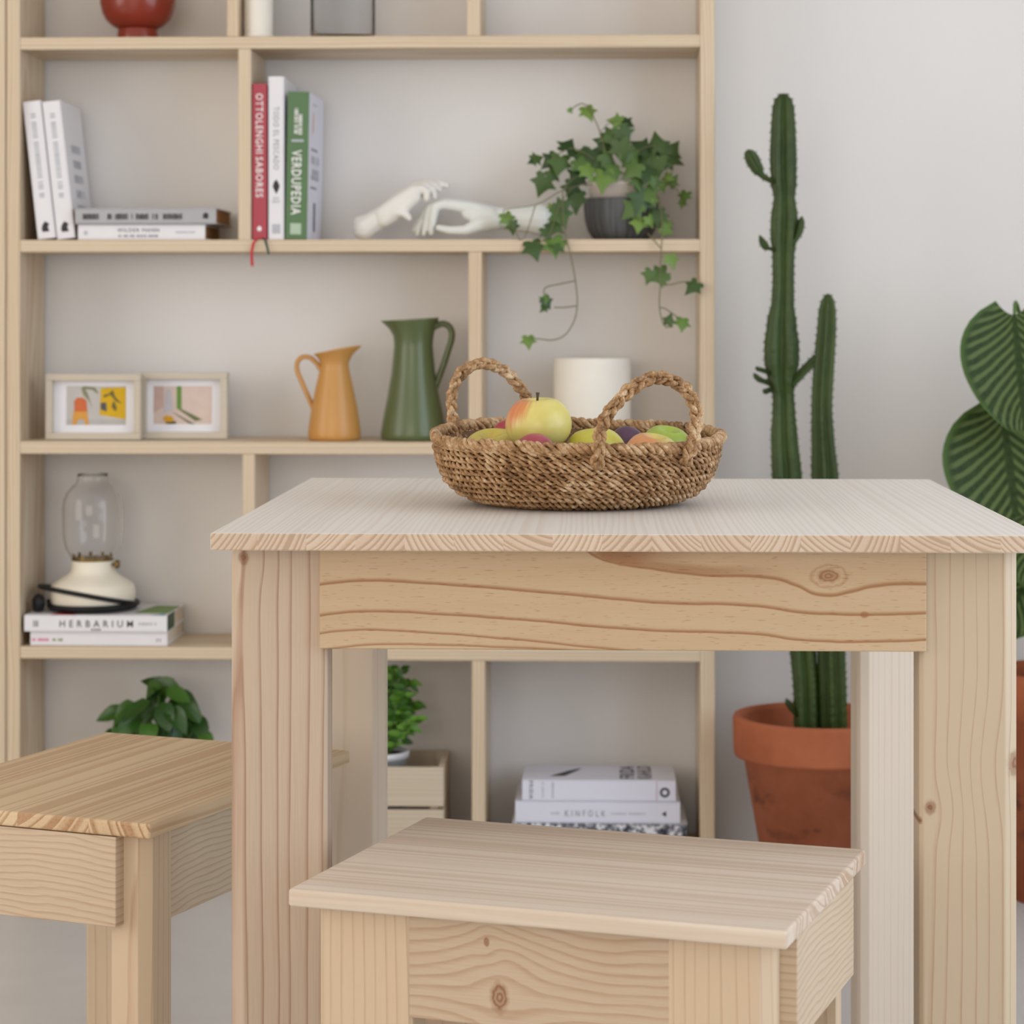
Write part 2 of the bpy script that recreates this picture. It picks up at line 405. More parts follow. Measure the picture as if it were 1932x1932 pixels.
tab = thing('dining_table', 'square pine dining table with a pale end-grain edged top, carrying the fruit basket', 'table', ((TX0+TX1)/2, (TY0+TY1)/2, 0))
TO = tab.location
MB(TO).box(TX0, TX1, TY0, TY1, TZ-TT, TZ).build('tabletop', M['top_y'], tab, 0.0012, 2)
def leg(m, x0, x1, y0, y1, z0, z1, cl, cr, b=0.003):
    """post whose front left / front right arris is planed off by cl / cr"""
    return m.prism([(x0+cl, y0), (x1-cr, y0), (x1, y0+cr*0.8), (x1, y1), (x0, y1), (x0, y0+cl*0.8)], z0, z1)
LZ = TZ - TT
for (x0, x1, y0, y1, cl, cr, mt) in ((-0.362, -0.267, 2.362, 2.407, .0125, .004, 'leg_l'), (0.3055, 0.400, 2.362, 2.407, .004, .0120, 'leg_r'),
                                     (-0.362, -0.271, 3.03, 3.075, .004, .0148, 'leg_b'), (0.315, 0.400, 3.03, 3.075, .0155, .004, 'leg_b')):
    m = MB(TO)
    if x0 == 0.315: m.prism([(x0, y0+.004), (x0+.004, y0), (x0+.0155, y0), (x1, y0+.055), (x1, y0+.075), (x0, y0+.075)], 0, LZ)   # outer front corner planed right off
    else: leg(m, x0, x1, y0, y1, 0, LZ, cl, cr)
    m.build('leg', M[mt], tab, 0.0012, 2)
ap = MB(TO).box(at(603,1140,2.353).x, at(1748,1140,2.353).x, 2.353, 2.372, LZ-.0985, LZ)
apo = ap.build('apron', M['apron'], tab, 0.0012, 2)
apo['label'] = 'front rail with dark wavy growth lines and a round knot'
MB(TO).box(-0.267, 0.315, 3.05, 3.07, LZ-.0985, LZ).build('apron', M['shelf_x'], tab, 0.0012)
MB(TO).box(-0.358, -0.340, 2.409, 3.028, LZ-.0985, LZ).build('apron', M['apr_side'], tab, 0.0012)
MB(TO).box(0.378, 0.396, 2.409, 3.028, LZ-.0985, LZ).build('apron', M['apr_side'], tab, 0.0012)
# object coordinates of the table's parts are relative to its base centre: materials above use room coordinates
for ch in tab.children:
    me = ch.data
    for v_ in me.vertices: v_.co += TO
    ch.location = -TO

# ------------------------------------------------------------------ the stools
M['st_top'] = wood('pine_stool_seat', 'x', light=(232, 214, 190), dark=(190, 152, 118), k=(0.88, 0.9, 0.96), irreg=4.5, freq=62, stave=0.062, sax='A', rough=0.45, spec=0.4, warp=0.003, rnd=0, seed=5.2, contrast=0.7, tone=0.9, sharp=0.5, off=0.02, sbase=0.45, endg=(0.62, 1.0, 0.05))
M['st_top2'] = wood('pine_honey_stool_seat', 'x', light=(226, 198, 158), dark=(186, 144, 104), k=(0.88, 0.9, 0.93), irreg=4.5, freq=75, stave=0.085, sax='A', rough=0.5, spec=0.3, warp=0.003, rnd=0, seed=1.4, contrast=0.75, tone=0.6, sharp=0.5, off=0.01, sbase=0.45, endg=(0.8, 1.3, 0.1))
M['st_leg'] = wood('pine_stool_leg', 'z', light=(222, 194, 158), dark=(186, 144, 108), k=(0.85, 0.88, 0.95), thin=True, freq=100, pith=(0.03, 0.1), warp=0.005, sharp=0.75, contrast=0.65, rnd=0.08)
M['st_apx'] = wood('pine_stool_rail_knot', 'x', light=(224, 190, 150), dark=(188, 140, 100), freq=130, pith=(0.03, 0.012), warp=0.006, sharp=0.7, contrast=0.8, rnd=0, seed=.3, lsc=2.0,
                   pith2=None) if False else None
def rail_mat(name, axis, knots, freq=115, light=(220, 190, 152), dark=(184, 138, 100), seed=0.0):
    """rail with nearly straight horizontal grain that flows around its knots"""
    n = NT(name); s = n.sep(n.coord()); l, z = s[{'x': 0, 'y': 1}[axis]], s[2]
    nz = n.noise(n.comb(n.mul(l, 5.0), n.mul(z, 7.0), seed), 1.0, 2.0)
    nz2 = n.noise(n.comb(n.mul(l, 30.0), n.mul(z, 90.0), seed), 1.0, 2.0)
    d = n.add(z, n.mul(n.sub(nz, 0.5), 0.035), n.mul(n.sub(nz2, 0.5), 0.003))
    km = None
    for kl, kz, kr in knots:
        dl = n.math('DIVIDE', n.sub(l, kl), kr); dz = n.math('DIVIDE', n.sub(z, kz), kr)
        g = n.math('EXPONENT', n.mul(n.add(n.mul(dl, dl, 0.10), n.mul(dz, dz, 0.06)), -1.0))
        d = n.sub(d, n.mul(g, dz, kr * 0.75))
        e = n.add(n.math('SQRT', n.add(n.mul(dl, dl, 1.9), n.mul(dz, dz, 0.75))), n.mul(n.sub(n.noise(n.comb(n.mul(l, 130.0), n.mul(z, 130.0), 1.0), 1.0, 3.0), 0.5), 0.6))
        k = n.mul(n.math('SUBTRACT', 1.0, n.smooth(e, 0.6, 1.15)), n.add(0.4, n.math('PINGPONG', n.mul(e, 2.4), 0.5)))
        km = k if km is None else n.math('MAXIMUM', km, k)
    t = n.math('FRACT', n.mul(d, freq))
    ring = n.ramp(t, [(0.0, (.05,)*3), (.45, (.1,)*3), (.9, (1,)*3), (.96, (.9,)*3), (1, (.05,)*3)], 'EASE')
    fib = n.noise(n.comb(n.mul(l, 18.0), n.mul(z, 620.0), seed), 1.0, 2.0)
    f = n.add(n.mul(ring, 0.42), 0.04, n.mul(n.sub(fib, 0.5), 0.5), n.mul(n.sub(nz, .5), .3))
    col = n.ramp(f, [(0.0, wl(light)), (0.9, wl(dark))])
    if km is not None: col = n.mix(n.math('MULTIPLY', km, 1.1, clamp=True), col, lin((138, 92, 58)))
    return n.out(col, 0.5, 0.3)
M['st_rail1'] = rail_mat('pine_stool_rail_knotted', 'x', ((-0.034, 0.366, 0.0125), (-0.046, 0.413, 0.004)), 105)
M['st_rail2'] = rail_mat('pine_stool_rail_plain', 'x', ((0.15, 0.3, 0.02),), 150, (224, 196, 158), (184, 146, 106), 4.0)
M['st_short'] = rail_mat('pine_stool_short_rail', 'y', (), 150, (224, 194, 156), (190, 148, 108), 7.0)

def stool(name, label, loc, rotz, topmat, railmat, lw=.092, ld=.034, ins=.021, proud=1):
    t = thing(name, label, 'stool', loc, (0, 0, rotz), 'pine stools at the table')
    H, W2, D2, TH = 0.45, 0.2255, 0.166, 0.0155
    MB().box(-W2, W2, -D2, D2, H-TH, H).build('seat', topmat, t, 0.0028, 3)
    z1 = H - TH; lx, ly = W2-.0175, D2-ins
    for sx in (-1, 1):
        for sy in (-1, 1):
            x0, x1 = (-lx, -lx+lw) if sx < 0 else (lx-lw, lx)
            m = MB(); c = .011
            if sy < 0: poly = [(x0+(c if sx < 0 else .003), -ly), (x1-(c if sx > 0 else .003), -ly), (x1, -ly+(c if sx > 0 else .003)), (x1, -ly+ld), (x0, -ly+ld), (x0, -ly+(c if sx < 0 else .003))]
            else: poly = [(x0, ly-ld), (x1, ly-ld), (x1, ly-(c if sx > 0 else .003)), (x1-(c if sx > 0 else .003), ly), (x0+(c if sx < 0 else .003), ly), (x0, ly-(c if sx < 0 else .003))]
            m.prism(poly, 0, z1).build('leg', M['st_leg'], t, 0.001, 2)
    for sy in (-1, 1):
        y0 = sy * (ly - .0105)
        MB().box(-lx+lw-.004, lx-lw+.018 if sy < 0 else lx-lw+.004, y0-.0098, y0+.0098, z1-.094, z1).build('long_apron', railmat, t, 0.001, 2)
    for sx in (-1, 1):
        x0 = sx * (lx + (.0062 if sx == proud else -.0105))
        MB().box(x0-.009, x0+.009, -ly+.0275, ly-.0275, z1-.092, z1-.001).build('short_apron', M['st_short'], t, 0.001, 2)
    return t
stool('stool', 'pine stool in front of the table, with a knot in its front rail', (-0.0133, 2.2413, 0), R(-17.4), M['st_top'], M['st_rail1'])
stool('stool', 'pine stool left of the table, its seat cut off by the frame', (-0.5285, 2.688, 0), R(69.6), M['st_top2'], M['st_rail2'], .05, .042, .013, -1)

# ------------------------------------------------------------------ the bookshelves
SY0, SY1 = 4.15, 4.337
SZ = [1.786, 1.4368, 1.0891, 0.7432, 0.3915, 0.0420]     # upper faces of the boards
ST = 0.021
UX = (-1.0225, -0.9985, 0.1665, 0.1915)
bk = thing('bookshelf', 'tall open pine bookshelf against the white wall, full of books, jugs and plants', 'shelf', ((UX[0]+UX[3])/2, (SY0+SY1)/2, 0))
BO = bk.location
MB(BO).box(UX[0], UX[1], SY0, SY1, 0, 2.1).build('upright', M['shelf_z'], bk, .0015)
MB(BO).box(UX[2], UX[3], SY0, SY1, 0, 2.1).build('upright', M['shelf_z'], bk, .0015)
for z in SZ + [2.1]:
    MB(BO).box(UX[1], UX[2], SY0+.001, SY1, z-ST, z).build('shelf_board', M['shelf_x'], bk, .0015)
def div(u0, u1, i):
    MB(BO).box(at(u0, 599, SY0).x, at(u1, 599, SY0).x, SY0+.002, SY1, SZ[i], SZ[i-1]-ST).build('divider', M['shelf_z'], bk, .0012)
div(428, 450, 1); div(881, 906, 1); div(449, 473, 2); div(884, 909, 3); div(457, 480, 4); div(890, 915, 5)
nb = thing('bookshelf', 'neighbouring pine bookshelf, only its upright showing along the left edge', 'shelf', (-1.21, (SY0+SY1)/2, 0))
NO = nb.location
nx1 = at(9.5, 599, SY0-.004).x
MB(NO).box(nx1-.024, nx1, SY0-.004, SY1, 0, 2.1).build('upright', M['shelf_z'], nb, .0015)
MB(NO).box(-1.46, -1.436, SY0-.004, SY1, 0, 2.1).build('upright', M['shelf_z'], nb, .0015)
for z in SZ + [2.1]:
    MB(NO).box(-1.436, nx1-.024, SY0-.003, SY1, z-ST, z).build('shelf_board', M['shelf_x'], nb, .0015)

# ------------------------------------------------------------------ lettering and books
ORI = {'h': ((1, 0, 0), (0, 0, 1)), 'down': ((0, 0, -1), (1, 0, 0)), 'up': ((0, 0, 1), (-1, 0, 0)), 'flip': ((-1, 0, 0), (0, 0, -1)),
       'top': ((1, 0, 0), (0, 1, 0)), 'right': ((0, 1, 0), (0, 0, 1)), 'rdown': ((0, 0, -1), (0, -1, 0))}
def text(s, c, wid, hei, mat, parent, ori='h', name='title', bold=0.0, space=1.15):
    cu = bpy.data.curves.new(name, 'FONT'); cu.body = s; cu.align_x = 'CENTER'; cu.align_y = 'CENTER'; cu.size = 1; cu.resolution_u = 2
    cu.offset = bold; cu.space_character = space
    tmp = bpy.data.objects.new('tmp', cu); C.objects.link(tmp)
    dg = bpy.context.evaluated_depsgraph_get()
    me = bpy.data.meshes.new_from_object(tmp.evaluated_get(dg)); bpy.data.objects.remove(tmp); bpy.data.curves.remove(cu)
    xs = [v.co.x for v in me.vertices]; ys = [v.co.y for v in me.vertices]
    x0, x1, y0, y1 = min(xs), max(xs), min(ys), max(ys)
    ax, ay = Vector(ORI[ori][0]), Vector(ORI[ori][1]); an = ax.cross(ay)
    for v in me.vertices:
        p = ax * ((v.co.x - (x0+x1)/2) / (x1-x0) * wid) + ay * ((v.co.y - (y0+y1)/2) / (y1-y0) * hei)
        v.co = Vector(c) + p + an * 0.0004
    me.name = name; me.materials.clear()
    return link(name, me, mat, parent)
def strokes(c, wid, hei, mat, parent, ori='h', n=8, seed=0, name='print', gap=0.35, tall=1.0):
    """rows of short bars for lettering too blurred to read"""
    rn = random.Random(seed); m = MB(); ax, ay = Vector(ORI[ori][0]), Vector(ORI[ori][1]); an = ax.cross(ay)
    st = wid / n
    for i in range(n):
        if rn.random() < 0.08: continue
        xa = -wid/2 + i*st; xb = xa + st*(1-gap*rn.uniform(.6, 1.4))
        h = hei/2 * (1 if rn.random() < .6 else tall)
        P = [Vector(c) + ax*x + ay*y_ + an*.0004 for x, y_ in ((xa, -hei/2), (xb, -hei/2), (xb, h), (xa, h))]
        m.add(P, [(0, 1, 2, 3)])
    return m.build(name, mat, parent)
def patch(c, poly, mat, parent, ori='h', name='print', lift=.0004):
    ax, ay = Vector(ORI[ori][0]), Vector(ORI[ori][1]); an = ax.cross(ay)
    return MB().add([Vector(c) + ax*x + ay*y_ + an*lift for x, y_ in poly], [tuple(range(len(poly)))]).build(name, mat, parent)

M['pages'] = plain('book_pages', (222, 212, 196), 0.8, 0.1, 0.06, 300)
M['pages_brown'] = plain('kraft_book_pages', (168, 128, 92), 0.8, 0.1, 0.06, 300)
M['ink'] = plain('dark_ink', (62, 60, 62), 0.6, 0.2)
M['ink_grey'] = plain('grey_ink', (140, 142, 150), 0.6, 0.2)
M['ink_pale'] = plain('pale_grey_ink', (186, 188, 194), 0.6, 0.2)
M['cov_white'] = plain('white_book_cover', (232, 230, 233), 0.45, 0.4, .01)
M['cov_cool'] = plain('cool_white_book_cover', (226, 226, 238), 0.45, 0.4, .01)
M['cov_grey'] = plain('grey_book_cover', (176, 175, 178), 0.5, 0.35, .02)
M['cov_red'] = plain('crimson_book_cloth', (178, 78, 88), 0.6, 0.3, .03)
M['cov_green'] = plain('green_book_cover', (94, 124, 86), 0.55, 0.3, .03)
M['red'] = plain('red_ribbon', (196, 34, 44), .5); M['dkgreen'] = plain('dark_green_ribbon', (24, 70, 62), .5)
M['pink'] = plain('pink_ink', (224, 120, 150), .6); M['olive'] = plain('olive_ink', (120, 146, 84), .6); M['blue'] = plain('blue_ink', (70, 150, 186), .6)
M['redink'] = plain('red_ink', (200, 52, 60), .6)

def book(name, label, loc, thick, depth, length, cover, flat=False, rot=(0, 0, 0), pages='pages', group=None, spine_mat=None, b=0.0025, inset=.003):
    t = thing(name, label, 'book', loc, rot, group)
    def bx(m, a0, a1, y0, y1, l0, l1):
        if flat: m.box(l0, l1, y0, y1, a0, a1)
        else: m.box(a0, a1, y0, y1, l0, l1)
    m = MB(); bx(m, 0, b, 0, depth, 0, length); bx(m, thick-b, thick, 0, depth, 0, length)
    if spine_mat is None: bx(m, b, thick-b, 0, b, 0, length)
    m.build('cover', cover, t, .0006, 1)
    if spine_mat is not None:
        m = MB(); bx(m, -.0002, thick+.0002, -.0012, b, 0, length); m.build('spine', spine_mat, t, .0006, 1)
    m = MB(); bx(m, b, thick-b, b+.0005, depth-inset, inset, length-inset); m.build('pages', M[pages], t)
    return t

# two white books leaning to the left
s_ = px(4.17)
for i, (ub, lab) in enumerate(((71.5, 'white paperback leaning against the shelf upright, outer of the pair'), (108.0, 'white paperback leaning left with its pale cover showing, inner of the pair'))):
    p = at(ub, 455, 4.17)
    th_, hh = 34.5*s_, 263*s_
    b_ = book('paperback', lab, (p.x + .0012, 4.165, SZ[2]+.0008), th_, 0.165, hh, M['cov_white'] if i == 0 else M['cov_white'], rot=(0, R(-6.4), 0), group='leaning white paperbacks')
    text('ITINERARIO DE LA VIDA', (th_*.5, 0, hh*.58), hh*.62, .0085, M['ink_pale'], b_, 'down') if False else strokes((th_*.5, 0, hh*.60), hh*.62, .0085, M['ink_pale'], b_, 'down', 30, 3, 'title')
    patch((th_*.5, 0, hh*.085), [(-.006, -.008), (.006, -.008), (.004, 0), (.007, .005), (0, .010), (-.005, .004), (-.007, -.002)], M['ink'], b_, name='publisher_mark')
    if i == 1:
        for k in range(5): strokes((th_, .085, hh*(.66-.11*k)), .07-.006*(k % 2), .014, M['ink_pale'], b_, 'right', 6, 20+k, 'cover_print')
# the two lying books
p = at(147, 453, 4.16)
s2 = px(4.16)
bw = book('hardback_book', 'white book lying flat on the shelf under the grey one, with a small grey title', (p.x, 4.16, SZ[2]+.0005), 29*s2, .17, 243*s2, M['cov_white'], True, pages='pages_brown')
text('WILDER MANN', (120*s2-.004, 0, 18*s2), 80*s2, 7*s2, M['ink'], bw)
strokes((120*s2-.004, 0, 7*s2), 76*s2, 4.5*s2, M['ink_grey'], bw, n=24, seed=5, name='subtitle')
strokes((205*s2, 0, 14*s2), 38*s2, 3.4*s2, M['ink_pale'], bw, n=12, seed=6, name='author_print')
patch((15*s2, 0, 13*s2), [(-.003, -.003), (.003, -.003), (.003, .003), (-.003, .003)], M['ink_pale'], bw, name='publisher_mark')
p2 = at(142, 423, 4.155)
bg_ = book('hardback_book', 'grey book with dark lettering lying on top of the flat white book', (p2.x, 4.153, SZ[2]+.0005+29*s2+.0006), 30*s2, .175, 269*s2, M['cov_grey'], True, pages='pages_brown')
for (u0, u1, nn) in ((157, 188, 6), (204, 244, 7), (250, 283, 6), (290, 301, 2), (310, 347, 7)):
    strokes((((u0+u1)/2-142)*s2, 0, 14*s2), (u1-u0)*s2, 11*s2, M['ink'], bg_, n=nn*2, seed=u0, name='title', gap=.3, tall=.8)
patch((249*s2, 0, 15*s2), [(-.005, -.004), (.004, -.005), (.005, .003), (.001, .006), (-.004, .004)], M['ink'], bg_, name='publisher_mark')
# three upright cookbooks
s3 = px(4.158)
def upright(u0, u1, vt, label, cover, spine, depth, ybase=4.158):
    p = at(u0, 450, ybase)
    return book('cookbook', label, (p.x, ybase, SZ[2]+.0005), (u1-u0)*s3, depth, (450-vt)*s3, cover, False, spine_mat=spine, group='upright cookbooks'), (u1-u0)*s3, (450-vt)*s3
b1, tw, th = upright(476, 503.5, 155, 'crimson cookbook standing beside the shelf divider', M['cov_red'], M['cov_red'], .165)
text('OTTOLENGHI', (tw*.5, -.0013, th*.745), th*.385, .0125, M['white'], b1, 'down', bold=.01)
text('SABORES', (tw*.5, -.0013, th*.40), th*.26, .0125, M['white'], b1, 'down', bold=.01)
patch((tw*.5, -.0013, th*.07), [(-.003, -.004), (.003, -.004), (.004, .001), (0, .005), (-.004, .001)], M['white'], b1, name='publisher_mark')
def ribbon(pts, wd, mat, par, o):
    m = MB(o); vs = []; fs = []
    for u, v, Y in pts:
        q = at(u, v, Y); vs += [q - Vector((wd/2, 0, 0)), q + Vector((wd/2, 0, 0)), q + Vector((wd/2, .0006, .0003)), q + Vector((-wd/2, .0006, .0003))]
    for i in range(len(pts)-1):
        for a, b in ((0, 1), (1, 2), (2, 3), (3, 0)): fs.append((i*4+a, i*4+b, i*4+4+b, i*4+4+a))
    m.add(vs, fs, True); return m.build('ribbon', mat, par)
r1 = ribbon([(493, 449, 4.154), (484, 451.5, 4.148), (478, 459, 4.144), (475, 474, 4.143), (475, 488, 4.143), (476, 502, 4.142)], .0048, M['red'], b1, b1.location)
r1['label'] = 'red ribbon bookmark hanging over the shelf edge'
r2 = ribbon([(496, 449, 4.155), (501, 454, 4.146), (504, 466, 4.143), (507, 480, 4.142)], .004, M['dkgreen'], b1, b1.location)
r2['label'] = 'dark green ribbon bookmark'
b2, tw, th = upright(506.5, 536, 141, 'tall white cookbook between the crimson and green ones', M['cov_white'], None, .175)
text('TODO EL PESCADO', (tw*.5, 0, th*.62), th*.385, .0095, M['ink_grey'], b2, 'down')
patch((tw*.5, 0, th*.325), [(0, -.013), (.004, -.006), (.006, .001), (.003, .008), (0, .012), (-.004, .007), (-.006, 0), (-.003, -.007)], M['ink'], b2, name='fish_mark')
strokes((tw*.5, 0, th*.232), .013, .004, M['ink_pale'], b2, n=5, seed=4, name='author_print'); strokes((tw*.5, 0, th*.252), .011, .003, M['ink_pale'], b2, n=5, seed=9, name='author_print')
patch((tw*.5, 0, th*.065), [(-.007, -.008), (.007, -.008), (.007, .008), (-.007, .008)], M['ink_pale'], b2, name='publisher_mark')
b3, tw, th = upright(538.5, 579, 171, 'green spined cookbook, rightmost of the three upright ones', M['cov_cool'], M['cov_green'], .17)
b3.rotation_euler = (0, R(1.0), R(-2.0)); b3.location.z += .0008
text('VERDUPEDIA', (tw*.47, -.0013, th*.385), th*.44, .017, M['white'], b3, 'down', bold=.015)
patch((tw*.5, -.0013, th*.668), [(-.0105, -.002), (.0105, -.002), (.0105, .002), (-.0105, .002)], M['ink_pale'], b3, name='print')
strokes((tw*.42, -.0013, th*.80), th*.175, .0065, M['white'], b3, 'down', 14, 8, 'author_print', gap=.5); strokes((tw*.62, -.0013, th*.775), th*.14, .0065, M['white'], b3, 'down', 11, 9, 'author_print', gap=.5)
patch((tw*.48, -.0013, th*.07), [(-.0095, -.0095), (.0095, -.0095), (.0095, .0095), (-.0095, .0095)], plain('pale_green_mark', (176, 196, 172), .6), b3, name='publisher_mark')
for k, (zz, ww, hh_, nn) in enumerate(((.93, .07, .003, 1), (.62, .10, .004, 1), (.55, .09, .014, 6), (.47, .09, .010, 7), (.43, .09, .008, 8), (.36, .10, .004, 1), (.16, .03, .05, 3))):
    strokes((tw, .08, th*zz), ww, hh_, M['ink_grey'] if k in (1, 5, 6) else M['ink_pale'], b3, 'right', nn, 40+k, 'back_cover_print')
patch((tw, .05, th*.80), [(-.012, -.02), (.008, -.014), (.012, .016), (-.006, .02)], plain('peach_ink', (226, 196, 184), .6), b3, 'right', 'back_cover_print')
# herbarium stack
s4 = px(4.16)
pl = at(57, 1221, 4.16)
hb2 = book('paperback', 'white paperback with pink print lying under the herbarium book', (pl.x, 4.16, SZ[4]+.0005), 27*s4, .17, 262*s4, M['cov_white'], True)
strokes((22*s4, 0, 11*s4), 36*s4, 5*s4, M['pink'], hb2, n=10, seed=3, name='author_print', gap=.25); strokes((53*s4, 0, 11*s4), 20*s4, 5*s4, M['olive'], hb2, n=6, seed=5, name='author_print', gap=.25)
strokes((246*s4, 0, 11*s4), 9*s4, 6*s4, M['ink_grey'], hb2, n=3, seed=7, name='publisher_mark')
ph = at(46, 1192, 4.155)
HBZ = SZ[4] + 27*s4 + .001
hb1 = book('hardback_book', 'white herbarium book lying under the oil lamp', (ph.x, 4.153, HBZ), 31*s4, .176, 273*s4, M['cov_white'], True)
text('HERBARIUM', (138*s4, 0, 15*s4), 140*s4, 13*s4, M['ink'], hb1, space=1.7, bold=.004)
strokes((138*s4, 0, 4*s4), 20*s4, 3*s4, M['ink'], hb1, n=6, seed=2, name='print'); strokes((236*s4, 0, 15*s4), 34*s4, 5*s4, M['ink_pale'], hb1, n=9, seed=2, name='author_print')
strokes((23*s4, 0, 15*s4), 11*s4, 12*s4, M['ink_grey'], hb1, n=3, seed=1, name='publisher_mark')
zt = 31*s4
patch((70*s4, .02, zt), [(-.02, -.018), (.028, -.018), (.012, .012), (-.012, .010)], M['redink'], hb1, 'top', 'cover_print')
patch((235*s4, .085, zt), [(-.03, -.05), (.03, -.055), (.034, .05), (-.01, .06)], M['olive'], hb1, 'top', 'cover_print')
patch((254*s4, .015, zt), [(-.014, -.012), (.012, -.013), (.010, .012)], M['blue'], hb1, 'top', 'cover_print')
patch((273*s4, 0, 0), [(.001, .001), (.07, .001), (.07, .0285), (.001, .0285)], plain('dark_green_cover_edge', (58, 84, 62), .6), hb1, 'right', 'cover_edge')
# book stack at the lower right
s5 = px(4.16)
q = at(966, 1600, 4.157)
z = SZ[5] + .0005
def noisy_cover():
    n = NT('black_and_white_print'); a = n.noise(n.coord(), 60, 5, .7)
    return n.out(n.ramp(a, [(.40, lin((40, 42, 52))), (.50, lin((120, 122, 130))), (.56, lin((228, 228, 232)))]), .45, .4)
M['bw'] = noisy_cover()
k3 = book('art_book', 'thick book with a black and white patterned spine, bottom of the low stack', (q.x, 4.157, z), 56*s5, .175, 330*s5, M['cov_white'], True, spine_mat=M['bw'], group='stack of art books')
z += 56*s5 + .0007
k2 = book('art_book', 'white book with a small grey title, middle of the low stack', (at(972, 1550, 4.16).x, 4.16, z), 40*s5, .17, 311*s5, M['cov_cool'], True, group='stack of art books')
strokes((36*s5, 0, 20*s5), 16*s5, 4*s5, M['ink_pale'], k2, n=5, seed=1, name='print') if False else None
text('KINFOLK', (132*s5, 0, 18*s5), 76*s5, 12*s5, M['ink_grey'], k2, space=1.7)
strokes((76*s5, 0, 18*s5), 17*s5, 4*s5, M['ink_pale'], k2, n=4, seed=2, name='print'); strokes((214*s5, 0, 18*s5), 66*s5, 3*s5, M['ink_pale'], k2, n=16, seed=2, name='print')
patch((280*s5, 0, 18*s5), [(-.004, 0), (.004, -.005), (.004, .005)], M['ink'], k2, name='publisher_mark')
z += 40*s5 + .0007
k1 = book('art_book', 'white art book with black cover lettering, topmost of the low stack', (at(985, 1508, 4.163).x, 4.163, z), 39*s5, .142, 290*s5, M['cov_cool'], True, group='stack of art books')
zt = 39*s5
text('FRIDA', (203*s5, .075, zt), .115, .026, M['ink'], k1, 'top', 'cover_title', .02).location = (0, 0, 0)
for o_ in [c_ for c_ in k1.children if c_.name.startswith('cover_title')]:
    me = o_.data; cx, cy = 203*s5, .075          # lettering runs front to back on the cover
    for v_ in me.vertices:
        a_, b__ = v_.co.x-cx, v_.co.y-cy; v_.co.x, v_.co.y = cx-.004-b__, cy+a_
text('KAHLO', (231*s5, .075, zt), .115, .026, M['ink'], k1, 'top', 'cover_name', .02)
for o_ in [c_ for c_ in k1.children if c_.name.startswith('cover_name')]:
    me = o_.data; cx, cy = 231*s5, .075
    for v_ in me.vertices:
        a_, b__ = v_.co.x-cx, v_.co.y-cy; v_.co.x, v_.co.y = cx-b__, cy+a_
patch((80*s5, .06, zt), [(-.026, -.026), (.0, -.022), (.022, .03), (.028, .052), (.004, .024)], M['ink'], k1, 'top', 'cover_print')
text('FRIDA', (17*s5, 0, 20*s5), 34*s5, 7*s5, M['ink'], k1, 'down', 'title'); strokes((39*s5, 0, 20*s5), 30*s5, 3*s5, M['ink_pale'], k1, 'down', 9, 3, 'print'); strokes((58*s5, 0, 20*s5), 30*s5, 4*s5, M['ink_pale'], k1, 'down', 7, 4, 'print')
ring = MB(); vs = []; fs = []
for i in range(20):
    a = 2*pi*i/20
    for rr in (.0085, .0045): vs.append((269*s5 + rr*cos(a), -.0004, 17*s5 + rr*sin(a)))
for i in range(20): j = (i+1) % 20; fs.append((2*i, 2*j, 2*j+1, 2*i+1))
ring.add(vs, fs).build('publisher_mark', M['ink'], k1)
patch((254*s5, 0, 20*s5), [(-.0008, -.017), (.0008, -.017), (.0008, .017), (-.0008, .017)], plain('rose_ink', (206, 178, 186), .6), k1, name='print')

# ------------------------------------------------------------------ picture frames
M['frame'] = wood('pale_frame_wood', 'x', light=(226, 208, 178), dark=(212, 186, 148), contrast=.4, freq=200)
M['mat'] = plain('white_mount_card', (236, 235, 240), .8, .2, .01)
def art(c, parent, polys):
    for col, pts in polys:
        nm = 'art_%02x%02x%02x' % col
        if nm not in M: M[nm] = plain('printed_ink', col, .7, .2, .04, 60)
        patch(c, pts, M[nm], parent, 'h', 'artwork_shape', .0004)
def frame(label, u0, u1, vt, vb, Y, pic, polys, bgcol):
    k = px(Y); a = at(u0, vb, Y); wd, hh = (u1-u0)*k, (vb-vt)*k
    t = thing('picture_frame', label, 'picture frame', (a.x, Y, SZ[3]+.0011), (R(-1.5), 0, 0), 'small landscape picture frames')
    bw, dp = 13*k, .024
    for (x0, x1, z0, z1) in ((0, wd, 0, bw), (0, wd, hh-bw, hh), (0, bw, bw, hh-bw), (wd-bw, wd, bw, hh-bw)):
        MB().box(x0, x1, 0, dp, z0, z1).build('frame_bar', M['frame'], t, .0008, 1)
    MB().box(bw*.9, wd-bw*.9, dp*.62, dp*.8, bw*.9, hh-bw*.9).build('mount', M['mat'], t)
    pw, ph = (pic[1]-pic[0])*k, (pic[3]-pic[2])*k; cx, cz = ((pic[0]+pic[1])/2-u0)*k, (vb-(pic[2]+pic[3])/2)*k
    pr = MB().box(cx-pw/2, cx+pw/2, dp*.6, dp*.62, cz-ph/2, cz+ph/2).build('print', plain('print_ground', bgcol, .7, .2), t)
    lay = 0
    for col, pts in polys:
        nm = 'art_%02x%02x%02x' % col
        if nm not in M: M[nm] = plain('printed_ink', col, .7, .2, .04, 60)
        lay += 1
        MB().add([(cx + x*pw, dp*.6 - .00015*lay, cz + y_*ph) for x, y_ in pts], [tuple(range(len(pts)))]).build('artwork_shape', M[nm], pr)
    return t
GR, OL = (196, 192, 186), (140, 140, 110)
